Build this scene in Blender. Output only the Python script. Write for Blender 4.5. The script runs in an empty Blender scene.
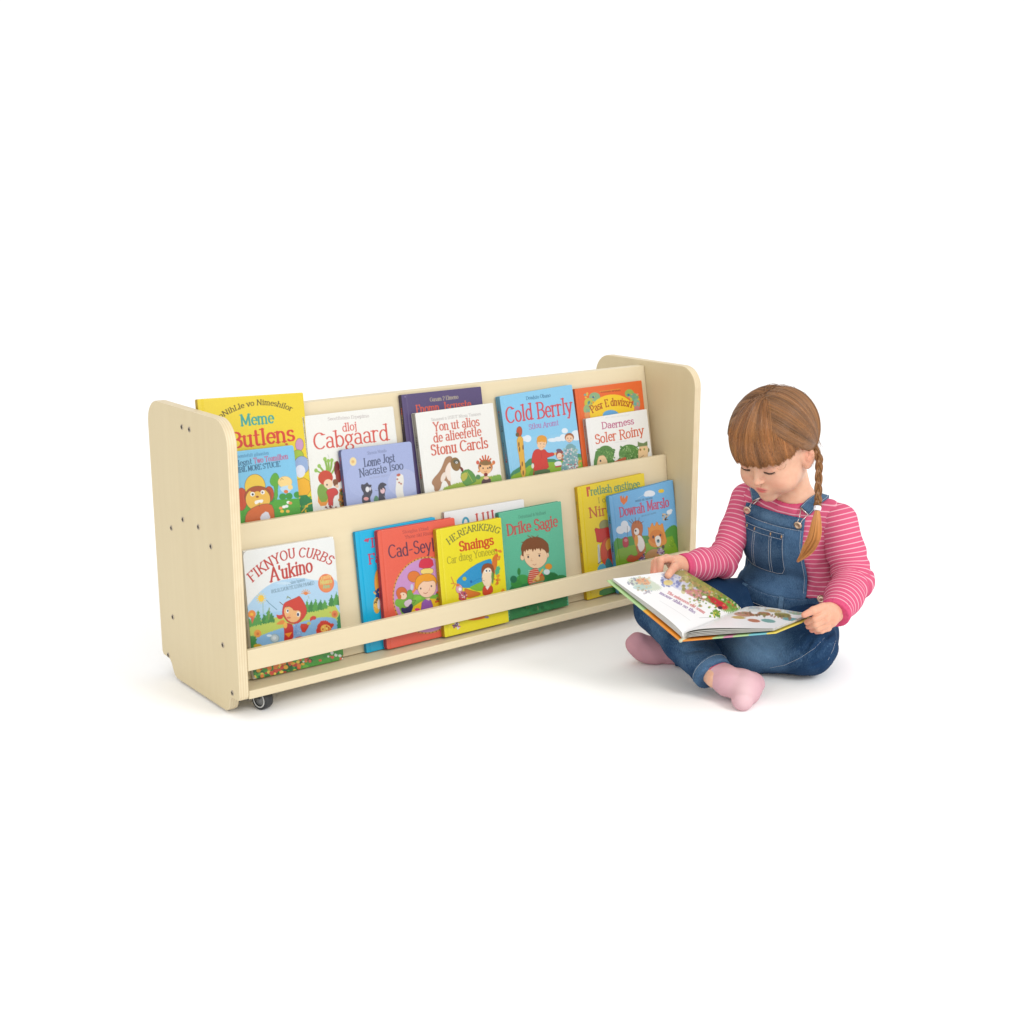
import bpy, math, random
import numpy as np
from mathutils import Vector, Matrix
R = math.radians
random.seed(4); rng = np.random.default_rng(4)
scene = bpy.context.scene
col = scene.collection

# ------------------------------------------------------------------ camera
CAM = np.array([-1.1224, -2.316, 1.0355]); YAW, PITCH, FPX = 0.66, -0.2372, 1368.6
FWD = np.array([math.sin(YAW)*math.cos(PITCH), math.cos(YAW)*math.cos(PITCH), math.sin(PITCH)])
RGT = np.array([math.cos(YAW), -math.sin(YAW), 0.0]); UPV = np.cross(RGT, FWD)
cd = bpy.data.cameras.new('camera'); cam = bpy.data.objects.new('camera', cd); col.objects.link(cam)
cam.matrix_world = Matrix(((RGT[0], UPV[0], -FWD[0], CAM[0]), (RGT[1], UPV[1], -FWD[1], CAM[1]), (RGT[2], UPV[2], -FWD[2], CAM[2]), (0, 0, 0, 1)))
cd.sensor_width = 36; cd.lens = FPX*36/1024; cd.clip_end = 500; cd.clip_start = 0.05
scene.camera = cam

def ray(px, py): return FWD + (px-512)/FPX*RGT - (py-512)/FPX*UPV
def hit(px, py, p0, n):            # the point of a real plane seen at a given place of the photograph
    v = ray(px, py); n = np.array(n, float)
    return CAM + v*((np.array(p0)-CAM)@n)/(v@n)

# ------------------------------------------------------------------ light and world
w = bpy.data.worlds.new('World'); scene.world = w; w.use_nodes = True
bg = w.node_tree.nodes['Background']; bg.inputs[0].default_value = (1.0, 1.0, 1.0, 1); bg.inputs[1].default_value = 1.10
def area(name, loc, target, size, power, color=(1, 1, 1)):
    l = bpy.data.lights.new(name, 'AREA'); l.shape = 'SQUARE'; l.size = size; l.energy = power; l.color = color
    o = bpy.data.objects.new(name, l); col.objects.link(o); o.location = loc
    o.rotation_euler = (Vector(target)-Vector(loc)).to_track_quat('-Z', 'Y').to_euler(); return o
area('softbox_key', (1.3, -3.6, 2.6), (0.7, 0, 0.3), 1.3, 80, (1, 0.985, 0.955))
area('softbox_fill', (-3.2, -2.4, 2.2), (0.6, 0, 0.3), 1.6, 27, (1, 0.95, 0.87))
scene.view_settings.view_transform = 'Standard'; scene.view_settings.look = 'None'
scene.view_settings.exposure = 0; scene.view_settings.gamma = 1

# ------------------------------------------------------------------ helpers
def s2l(c):
    c = np.asarray(c, float)/255.0
    return np.where(c <= 0.04045, c/12.92, ((c+0.055)/1.055)**2.4)
def hexc(h): return tuple(int(h[i:i+2], 16) for i in (0, 2, 4))

def new_mat(name, color=(.5, .5, .5), rough=.5, spec=.4, metal=0.0):
    m = bpy.data.materials.new(name); m.use_nodes = True
    b = m.node_tree.nodes['Principled BSDF']
    b.inputs['Base Color'].default_value = (*color, 1); b.inputs['Roughness'].default_value = rough
    b.inputs['Specular IOR Level'].default_value = spec; b.inputs['Metallic'].default_value = metal
    return m, m.node_tree.nodes, m.node_tree.links, b

def tag(o, label=None, cat=None, group=None, kind=None):
    if label: o['label'] = label
    if cat: o['category'] = cat
    if group: o['group'] = group
    if kind: o['kind'] = kind
    return o

def empty(name, loc=(0, 0, 0)):
    o = bpy.data.objects.new(name, None); o.empty_display_size = .05; col.objects.link(o); o.location = loc; return o

def mesh_obj(name, verts, faces, mat=None, parent=None, smooth=False, attrs=None, mats=None, midx=None):
    me = bpy.data.meshes.new(name)
    V = np.asarray(verts, dtype=np.float32)
    if isinstance(faces, np.ndarray) and faces.ndim == 2:
        n = faces.shape[1]; F = np.ascontiguousarray(faces, dtype=np.int32)
        me.vertices.add(len(V)); me.vertices.foreach_set('co', V.ravel())
        me.loops.add(F.size); me.loops.foreach_set('vertex_index', F.ravel())
        me.polygons.add(len(F)); me.polygons.foreach_set('loop_start', np.arange(0, F.size, n, dtype=np.int32))
        me.update(calc_edges=True); me.validate()
    else:
        me.from_pydata([tuple(map(float, v)) for v in V], [], [tuple(f) for f in faces]); me.update()
    if attrs:
        for k, a in attrs.items():
            a = np.asarray(a, dtype=np.float32)
            if a.ndim == 2:
                at = me.attributes.new(k, 'FLOAT_COLOR', 'POINT')
                c = np.ones((len(V), 4), np.float32); c[:, :3] = a; at.data.foreach_set('color', c.ravel())
            else:
                at = me.attributes.new(k, 'FLOAT', 'POINT'); at.data.foreach_set('value', a)
    for m in (mats or ([mat] if mat else [])): me.materials.append(m)
    if midx is not None: me.polygons.foreach_set('material_index', np.asarray(midx, dtype=np.int32))
    me.polygons.foreach_set('use_smooth', np.full(len(me.polygons), smooth))
    o = bpy.data.objects.new(name, me); col.objects.link(o)
    if parent: o.parent = parent
    return o

def bevel(o, width, seg=2):
    md = o.modifiers.new('bevel', 'BEVEL'); md.width = width; md.segments = seg; md.limit_method = 'ANGLE'; md.angle_limit = R(40)
    for p in o.data.polygons: p.use_smooth = True
    md2 = o.modifiers.new('wn', 'WEIGHTED_NORMAL'); md2.keep_sharp = True
    return o

def box_vf(x0, x1, y0, y1, z0, z1):
    v = [(x0, y0, z0), (x1, y0, z0), (x1, y1, z0), (x0, y1, z0), (x0, y0, z1), (x1, y0, z1), (x1, y1, z1), (x0, y1, z1)]
    f = [(0, 3, 2, 1), (4, 5, 6, 7), (0, 1, 5, 4), (1, 2, 6, 5), (2, 3, 7, 6), (3, 0, 4, 7)]
    return v, f
def merge(parts):
    V = []; F = []
    for v, f in parts:
        n = len(V); V += [tuple(p) for p in v]; F += [tuple(i+n for i in q) for q in f]
    return V, F
def prism_x(prof, x0, x1):       # extrude a (y,z) outline along x
    n = len(prof); v = [(x0, y, z) for y, z in prof]+[(x1, y, z) for y, z in prof]
    f = [tuple(range(n)), tuple(range(2*n-1, n-1, -1))]+[(i, i+n, (i+1) % n+n, (i+1) % n) for i in range(n)]
    return v, f
def lathe(prof, seg=32, axis='x'):   # (r, h) profile
    V = []; F = []; n = len(prof)
    for i in range(seg):
        a = 2*math.pi*i/seg
        for r, h in prof:
            p = (h, r*math.cos(a), r*math.sin(a))
            if axis == 'y': p = (r*math.cos(a), h, r*math.sin(a))
            if axis == 'z': p = (r*math.cos(a), r*math.sin(a), h)
            V.append(p)
    for i in range(seg):
        for j in range(n-1):
            a, b = i*n+j, ((i+1) % seg)*n+j
            F.append((a, b, b+1, a+1))
    return V, F
def xf(vf, M): return [tuple(M @ Vector(p)) for p in vf[0]], vf[1]

# ------------------------------------------------------------------ materials
def wood(name, c1, c2, axis, rough=.42, scale=1.0, edge=False):
    m, N, L, b = new_mat(name, c1, rough, .35)
    tc = N.new('ShaderNodeTexCoord'); mp = N.new('ShaderNodeMapping'); L.new(tc.outputs['Object'], mp.inputs[0])
    s = {'x': (1.2, 26, 26), 'z': (26, 26, 1.2), 'y': (26, 1.2, 26)}[axis]
    mp.inputs['Scale'].default_value = tuple(k*scale for k in s)
    n1 = N.new('ShaderNodeTexNoise'); n1.inputs['Scale'].default_value = 1.6; n1.inputs['Detail'].default_value = 6; n1.inputs['Roughness'].default_value = .62
    L.new(mp.outputs[0], n1.inputs[0])
    n2 = N.new('ShaderNodeTexNoise'); n2.inputs['Scale'].default_value = 3.2; n2.inputs['Detail'].default_value = 3; L.new(tc.outputs['Object'], n2.inputs[0])
    r = N.new('ShaderNodeValToRGB'); r.color_ramp.elements[0].position = .3; r.color_ramp.elements[1].position = .72
    r.color_ramp.elements[0].color = (*c2, 1); r.color_ramp.elements[1].color = (*c1, 1)
    mx = N.new('ShaderNodeMath'); mx.operation = 'MULTIPLY_ADD'; L.new(n2.outputs[0], mx.inputs[0]); mx.inputs[1].default_value = .5
    ml = N.new('ShaderNodeMath'); ml.operation = 'MULTIPLY'; L.new(n1.outputs[0], ml.inputs[0]); ml.inputs[1].default_value = .5
    L.new(ml.outputs[0], mx.inputs[2]); L.new(mx.outputs[0], r.inputs[0]); L.new(r.outputs[0], b.inputs['Base Color'])
    bp = N.new('ShaderNodeBump'); bp.inputs['Strength'].default_value = .1; bp.inputs['Distance'].default_value = .002
    L.new(n1.outputs[0], bp.inputs['Height']); L.new(bp.outputs[0], b.inputs['Normal'])
    return m
WOODC = (.635, .545, .37); WOODD = (.59, .50, .33)
M_panel = wood('birch_panel', (.61, .515, .32), (.565, .465, .28), 'z')
M_board = wood('birch_board', WOODC, WOODD, 'x')
def ply():
    m, N, L, b = new_mat('birch_edge', (.7, .6, .4), .5, .3)
    tc = N.new('ShaderNodeTexCoord'); sx = N.new('ShaderNodeSeparateXYZ'); L.new(tc.outputs['Object'], sx.inputs[0])
    a = N.new('ShaderNodeMath'); a.operation = 'MULTIPLY'; L.new(sx.outputs[0], a.inputs[0]); a.inputs[1].default_value = 2*math.pi/.0053
    s = N.new('ShaderNodeMath'); s.operation = 'SINE'; L.new(a.outputs[0], s.inputs[0])
    nz = N.new('ShaderNodeTexNoise'); nz.inputs['Scale'].default_value = 30; L.new(tc.outputs['Object'], nz.inputs[0])
    ad = N.new('ShaderNodeMath'); ad.operation = 'MULTIPLY_ADD'; L.new(s.outputs[0], ad.inputs[0]); ad.inputs[1].default_value = .3; L.new(nz.outputs[0], ad.inputs[2])
    r = N.new('ShaderNodeValToRGB'); r.color_ramp.elements[0].position = .2; r.color_ramp.elements[1].position = .8
    r.color_ramp.elements[0].color = (.58, .47, .30, 1); r.color_ramp.elements[1].color = (.64, .55, .375, 1)
    L.new(ad.outputs[0], r.inputs[0]); L.new(r.outputs[0], b.inputs['Base Color']); return m
M_ply = ply()
M_screw, _, _, _ = new_mat('screw_steel', (.42, .36, .28), .35, .5, .75)
M_slot, _, _, _ = new_mat('screw_slot', (.03, .025, .02), .7)
M_tyre, _, _, _ = new_mat('caster_rubber', (.028, .029, .032), .45)
M_hub, _, _, _ = new_mat('caster_hub', (.16, .165, .17), .4)
M_ring, _, _, _ = new_mat('caster_ring', (.55, .56, .56), .35)
M_steel, _, _, _ = new_mat('zinc_plate', (.5, .5, .48), .35, .5, .9)

# ------------------------------------------------------------------ floor
m, N, L, b = new_mat('white_floor', (.955, .955, .955), .6, .1)
n = 96; rr = 200.0
V = [(0, 0, 0)]+[(rr*math.cos(2*math.pi*i/n), rr*math.sin(2*math.pi*i/n), 0) for i in range(n)]
tag(mesh_obj('floor', V, [(0, i+1, (i+1) % n+1) for i in range(n)], m), kind='structure')

# ------------------------------------------------------------------ shelf unit
H, D, T, LI = .60, .3634, .0212, 1.2121
ZS, ZB = .0608, .0433
shelf = tag(empty('book_display'), 'long pale birch picture-book display on castors with two sloping tiers of books', 'bookcase')
def arc_pts(cy, cz, r, a0, a1, n=8): return [(cy+r*math.cos(R(a0+(a1-a0)*i/n)), cz+r*math.sin(R(a0+(a1-a0)*i/n))) for i in range(n+1)]
prof = [(.012, .0422), (.036, .0422), (.043, .036), (.047, .022), (.052, .012), (.0635, .0058), (D-.0705, .0058), (D-.060, .010), (D-.052, .020), (D-.046, .033), (D-.037, .0405), (D-.024, .0422), (D-.006, .0422), (D, .050)]
prof += arc_pts(D-.05, H-.05, .05, 0, 90)+arc_pts(.05, H-.05, .05, 90, 180)+[(0, .052), (.004, .0445)]
for x in (0, T+LI):
    v, f = prism_x(prof, x, x+T)
    o = mesh_obj('side_panel', v, f, parent=shelf, mats=[M_panel, M_ply], midx=[0, 0]+[1]*len(prof)); bevel(o, .0022, 3)
# sloping boards (front tier faces the viewer, the same boards mirrored on the far side)
TU, TL_ = .18, .119           # slopes
def board_front_y(tier, z): return .179+(z-.585)*TU if tier else .0555+(z-.0608)*TL_
X0, X1 = T+.0003, T+LI-.0003
def slanted(tier, z0, z1, th):
    y0, y1 = board_front_y(tier, z0), board_front_y(tier, z1)
    return [(y0, z0), (y0+th, z0), (y1+th, z1), (y1, z1)]
for mir in (False, True):
    for nm, tier, z0, z1 in (('upper_board', 1, .29, .5872), ('lower_board', 0, .062, .3735)):
        pr = slanted(tier, z0, z1, .0115)
        if mir: pr = [((.3815 if tier else D)-y, z) for y, z in reversed(pr)]
        v, f = prism_x(pr, X0, X1); bevel(mesh_obj(nm, v, f, M_board, shelf), .0015)
    ys = (.098, .1255) if not mir else (D-.1255, D-.098)
    bevel(mesh_obj('upper_shelf', *box_vf(X0, X1, *ys, .276, .2895), M_board, shelf), .001)
    yr = (.0006, .0125) if not mir else (D-.0125, D-.0006)
    bevel(mesh_obj('retaining_rail', *box_vf(X0, X1, *yr, .1018, .1445), M_board, shelf), .0018, 3)
bevel(mesh_obj('bottom_shelf', *box_vf(X0, X1, .0008, D-.0008, ZB, ZS), M_board, shelf), .002, 3)
# screws on both side panels, at the places the photograph shows
sc = []
for px, py in ((182, 427), (189.5, 429.5), (171.5, 528), (183, 519.5), (198.5, 527), (211, 546.5), (173, 617), (223, 645), (168.5, 655), (232.5, 693)):
    p = hit(px, py, (0, 0, 0), (1, 0, 0)); sc.append((p[1], p[2]))
for side in (0, 1):
    xx = 0 if side == 0 else 2*T+LI; sg = -1 if side == 0 else 1
    for (y, z) in sc:
        v, f = lathe([(0.0001, .0009), (.0036, .0009), (.0044, .0016), (.0054, .0011), (.0060, -.0004)], 20)
        v = [(xx+sg*a, y+b_, z+c) for a, b_, c in v]
        sl = [box_vf(-.0016+0, -.0011, -.0024, .0024, -.0005, .0005), box_vf(-.00165, -.0011, -.0005, .0005, -.0024, .0024)]
        o = mesh_obj('screw', v, f, M_screw, shelf, smooth=True)
        V, F = merge(sl); V = [(xx+(a if side == 0 else -a), y+b_*1.5, z+c*1.5) for a, b_, c in V]
        mesh_obj('screw_slot', V, F, M_slot, o)
# casters
for cx, cy in ((.071, .042), (T*2+LI-.071, .042), (.071, D-.042), (T*2+LI-.071, D-.042)):
    c = empty('caster', (cx, cy, 0)); c.parent = shelf
    r = .0212; c.rotation_euler.z = R(16)
    ty = mesh_obj('tyre', *[q for q in (lathe([(r*.62, -.0105), (r*.93, -.0105), (r, -.007), (r, .007), (r*.93, .0105), (r*.62, .0105)], 40))], M_tyre, c, True); ty.location.z = r
    v1 = lathe([(.0002, -.0108), (r*.3, -.0108), (r*.36, -.0092), (r*.62, -.0092), (r*.62, .0092), (r*.36, .0092), (r*.3, .0108), (.0002, .0108)], 32)
    hb = mesh_obj('hub', *v1, M_hub, c, True); hb.location.z = r
    v1 = lathe([(r*.64, -.0106), (r*.64, -.0113), (r*.76, -.0113), (r*.76, -.0106)], 40)
    rg = mesh_obj('rim', *v1, M_ring, c, True); rg.location.z = r
    fk = merge([box_vf(-.016, .016, -.016, .016, ZB-.0025, ZB-.0003), box_vf(-.0145, -.0128, -.006, .006, r+.004, ZB-.0025), box_vf(.0128, .0145, -.006, .006, r+.004, ZB-.0025)])
    mesh_obj('fork', *fk, M_tyre, c)
# ------------------------------------------------------------------ printed lettering: a small stroke alphabet (y up, cap height 1)
def A(cx, cy, rx, ry, a0, a1, n=9):
    return [(cx+rx*math.cos(R(a0+(a1-a0)*i/n)), cy+ry*math.sin(R(a0+(a1-a0)*i/n))) for i in range(n+1)]
def Ln(*p): return list(p)
X = .68
GL = {   # char: (width, strokes, serif points)
 'A': (.72, [Ln((.04, 0), (.36, 1)), Ln((.36, 1), (.68, 0)), Ln((.15, .34), (.57, .34))], [(.04, 0), (.68, 0)]),
 'B': (.66, [Ln((.12, 0), (.12, 1)), [(.12, 1)]+A(.32, .76, .24, .24, 90, -90)+[(.12, .52)], [(.12, .52)]+A(.34, .26, .27, .26, 90, -90)+[(.12, 0)]], [(.12, 0), (.12, 1)]),
 'C': (.72, [A(.4, .5, .34, .5, 48, 312, 16)], [(.62, .87)]),
 'D': (.74, [Ln((.12, 0), (.12, 1)), [(.12, 1)]+A(.28, .5, .4, .5, 90, -90, 14)+[(.12, 0)]], [(.12, 0), (.12, 1)]),
 'E': (.6, [Ln((.12, 0), (.12, 1)), Ln((.12, 1), (.54, 1), (.54, .86)), Ln((.12, .52), (.42, .52)), Ln((.12, 0), (.55, 0), (.55, .14))], [(.12, 0), (.12, 1)]),
 'F': (.56, [Ln((.12, 0), (.12, 1)), Ln((.12, 1), (.53, 1), (.53, .86)), Ln((.12, .52), (.42, .52))], [(.12, 0), (.12, 1)]),
 'G': (.76, [A(.4, .5, .34, .5, 48, 330, 16)+[(.69, .42), (.5, .42)]], [(.62, .87)]),
 'H': (.74, [Ln((.12, 0), (.12, 1)), Ln((.62, 0), (.62, 1)), Ln((.12, .5), (.62, .5))], [(.12, 0), (.12, 1), (.62, 0), (.62, 1)]),
 'I': (.32, [Ln((.16, 0), (.16, 1))], [(.16, 0), (.16, 1)]),
 'J': (.44, [Ln((.3, 1), (.3, .2))+A(.16, .2, .14, .2, 0, -140, 6)], [(.3, 1)]),
 'K': (.7, [Ln((.12, 0), (.12, 1)), Ln((.6, 1), (.14, .45)), Ln((.27, .58), (.64, 0))], [(.12, 0), (.12, 1), (.62, 0), (.6, 1)]),
 'L': (.56, [Ln((.12, 0), (.12, 1)), Ln((.12, 0), (.53, 0), (.53, .18))], [(.12, 0), (.12, 1)]),
 'M': (.88, [Ln((.12, 0), (.14, 1)), Ln((.14, 1), (.44, .12)), Ln((.44, .12), (.74, 1)), Ln((.74, 1), (.76, 0))], [(.12, 0), (.1, 1), (.76, 0), (.78, 1)]),
 'N': (.78, [Ln((.12, 0), (.12, 1)), Ln((.12, 1), (.64, 0)), Ln((.64, 0), (.64, 1))], [(.12, 0), (.1, 1), (.64, 1)]),
 'O': (.8, [A(.4, .5, .34, .5, 0, 360, 22)], []),
 'P': (.62, [Ln((.12, 0), (.12, 1)), [(.12, 1)]+A(.32, .72, .26, .28, 90, -90)+[(.12, .44)]], [(.12, 0), (.12, 1)]),
 'R': (.68, [Ln((.12, 0), (.12, 1)), [(.12, 1)]+A(.32, .74, .25, .26, 90, -90)+[(.12, .48)], Ln((.3, .48), (.62, 0))], [(.12, 0), (.12, 1), (.64, 0)]),
 'S': (.58, [A(.3, .75, .2, .25, 30, 250, 10)[:-1]+[(.3, .5)]+A(.29, .26, .23, .26, 60, -150, 10)], [(.47, .84)]),
 'T': (.68, [Ln((.34, 0), (.34, 1)), Ln((.05, .86), (.05, 1), (.63, 1), (.63, .86))], [(.34, 0)]),
 'U': (.74, [Ln((.12, 1), (.12, .32))+A(.37, .32, .25, .32, 180, 360, 9)+[(.62, 1)]], [(.12, 1), (.62, 1)]),
 'V': (.7, [Ln((.05, 1), (.35, 0)), Ln((.35, 0), (.65, 1))], [(.06, 1), (.64, 1)]),
 'X': (.68, [Ln((.06, 1), (.62, 0)), Ln((.06, 0), (.62, 1))], [(.06, 0), (.62, 1), (.06, 1), (.62, 0)]),
 'Y': (.7, [Ln((.05, 1), (.35, .48)), Ln((.35, .48), (.65, 1)), Ln((.35, .48), (.35, 0))], [(.06, 1), (.64, 1), (.35, 0)]),
 'a': (.52, [A(.24, .5, .17, .18, 150, 20, 6)+[(.41, .48), (.41, .06), (.47, 0)], A(.24, .19, .18, .19, 60, 330, 10)], []),
 'b': (.58, [Ln((.11, 1), (.11, 0)), A(.3, .33, .22, .34, 150, -150, 12)], [(.07, 1)]),
 'c': (.48, [A(.27, .33, .21, .34, 45, 315, 12)], []),
 'd': (.58, [Ln((.46, 1), (.46, 0)), A(.27, .33, .21, .34, 35, 325, 12)], [(.42, 1), (.5, 0)]),
 'e': (.5, [[(.08, .37), (.45, .37)]+A(.27, .34, .2, .34, 5, 312, 13)], []),
 'f': (.36, [Ln((.16, 0), (.16, .78))+A(.28, .78, .12, .22, 180, 60, 5), Ln((.04, .64), (.32, .64))], [(.16, 0)]),
 'g': (.54, [A(.25, .42, .18, .25, 0, 360, 12), A(.26, -.12, .22, .17, 110, 430, 12), Ln((.4, .6), (.52, .66)), Ln((.16, .2), (.2, .05))], []),
 'h': (.58, [Ln((.11, 0), (.11, 1)), A(.28, .44, .17, .24, 160, 0, 7)+[(.45, 0)]], [(.11, 0), (.07, 1), (.45, 0)]),
 'i': (.28, [Ln((.14, 0), (.14, X)), Ln((.13, .88), (.15, .94))], [(.14, 0), (.1, X)]),
 'j': (.28, [Ln((.16, X), (.16, -.1))+A(.06, -.1, .1, .16, 0, -110, 5), Ln((.15, .88), (.17, .94))], [(.12, X)]),
 'k': (.56, [Ln((.11, 0), (.11, 1)), Ln((.45, X), (.13, .28)), Ln((.24, .38), (.5, 0))], [(.11, 0), (.07, 1), (.48, 0), (.44, X)]),
 'l': (.28, [Ln((.14, 0), (.14, 1))], [(.14, 0), (.1, 1)]),
 'm': (.86, [Ln((.11, 0), (.11, X)), A(.26, .46, .15, .22, 160, 0, 7)+[(.41, 0)], A(.57, .46, .16, .22, 160, 0, 7)+[(.73, 0)]], [(.11, 0), (.08, X), (.41, 0), (.73, 0)]),
 'n': (.58, [Ln((.11, 0), (.11, X)), A(.28, .44, .17, .24, 160, 0, 7)+[(.45, 0)]], [(.11, 0), (.08, X), (.45, 0)]),
 'o': (.56, [A(.28, .34, .22, .34, 0, 360, 16)], []),
 'p': (.58, [Ln((.11, X), (.11, -.3)), A(.3, .34, .21, .34, 150, -150, 12)], [(.08, X), (.11, -.3)]),
 'r': (.42, [Ln((.11, 0), (.11, X)), A(.28, .46, .17, .22, 160, 50, 6)], [(.11, 0), (.08, X)]),
 's': (.44, [A(.23, .51, .15, .17, 30, 240, 8)[:-1]+[(.22, .34)]+A(.22, .17, .17, .17, 60, -150, 8)], []),
 't': (.38, [Ln((.16, .92), (.16, .14))+A(.26, .14, .1, .14, 180, 310, 5), Ln((.04, .66), (.33, .66))], []),
 'u': (.58, [Ln((.11, X), (.11, .22))+A(.27, .22, .16, .22, 180, 330, 6), Ln((.44, X), (.44, 0))], [(.08, X), (.41, X), (.47, 0)]),
 'v': (.54, [Ln((.06, X), (.27, 0)), Ln((.27, 0), (.48, X))], [(.07, X), (.47, X)]),
 'w': (.76, [Ln((.06, X), (.22, 0)), Ln((.22, 0), (.38, X)), Ln((.38, X), (.54, 0)), Ln((.54, 0), (.7, X))], [(.07, X), (.69, X)]),
 'x': (.52, [Ln((.06, X), (.46, 0)), Ln((.06, 0), (.46, X))], [(.06, 0), (.46, X)]),
 'y': (.54, [Ln((.06, X), (.28, .04)), Ln((.48, X), (.2, -.26), (.08, -.26))], [(.07, X), (.47, X)]),
 'z': (.48, [Ln((.06, .56), (.06, X), (.42, X)), Ln((.42, X), (.06, 0)), Ln((.06, 0), (.43, 0), (.43, .12))], []),
 '.': (.22, [Ln((.1, .02), (.12, .06))], []), "'": (.2, [Ln((.1, 1), (.09, .8))], []), '-': (.4, [Ln((.06, .36), (.32, .4))], []),
 '&': (.7, [A(.3, .76, .16, .2, -60, 230, 8)+[(.6, 0)], A(.28, .24, .22, .24, 120, 330, 9)+[(.62, .5)]], []), '~': (.4, [Ln((.06, .4), (.16, .5), (.24, .42), (.34, .52))], []),
 '2': (.56, [A(.28, .74, .2, .26, 170, -40, 8)+[(.08, 0), (.5, 0)]], []), ' ': (.3, [], [])}

def smoothpoly(pts, it=2, closed=True):
    p = [np.array(q, float) for q in pts]
    for _ in range(it):
        o = []; n = len(p)
        for i in range(n if closed else n-1):
            a, b_ = p[i], p[(i+1) % n]; o += [a*.75+b_*.25, a*.25+b_*.75]
        if not closed: o = [p[0]]+o+[p[-1]]
        p = o
    return p

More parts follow.
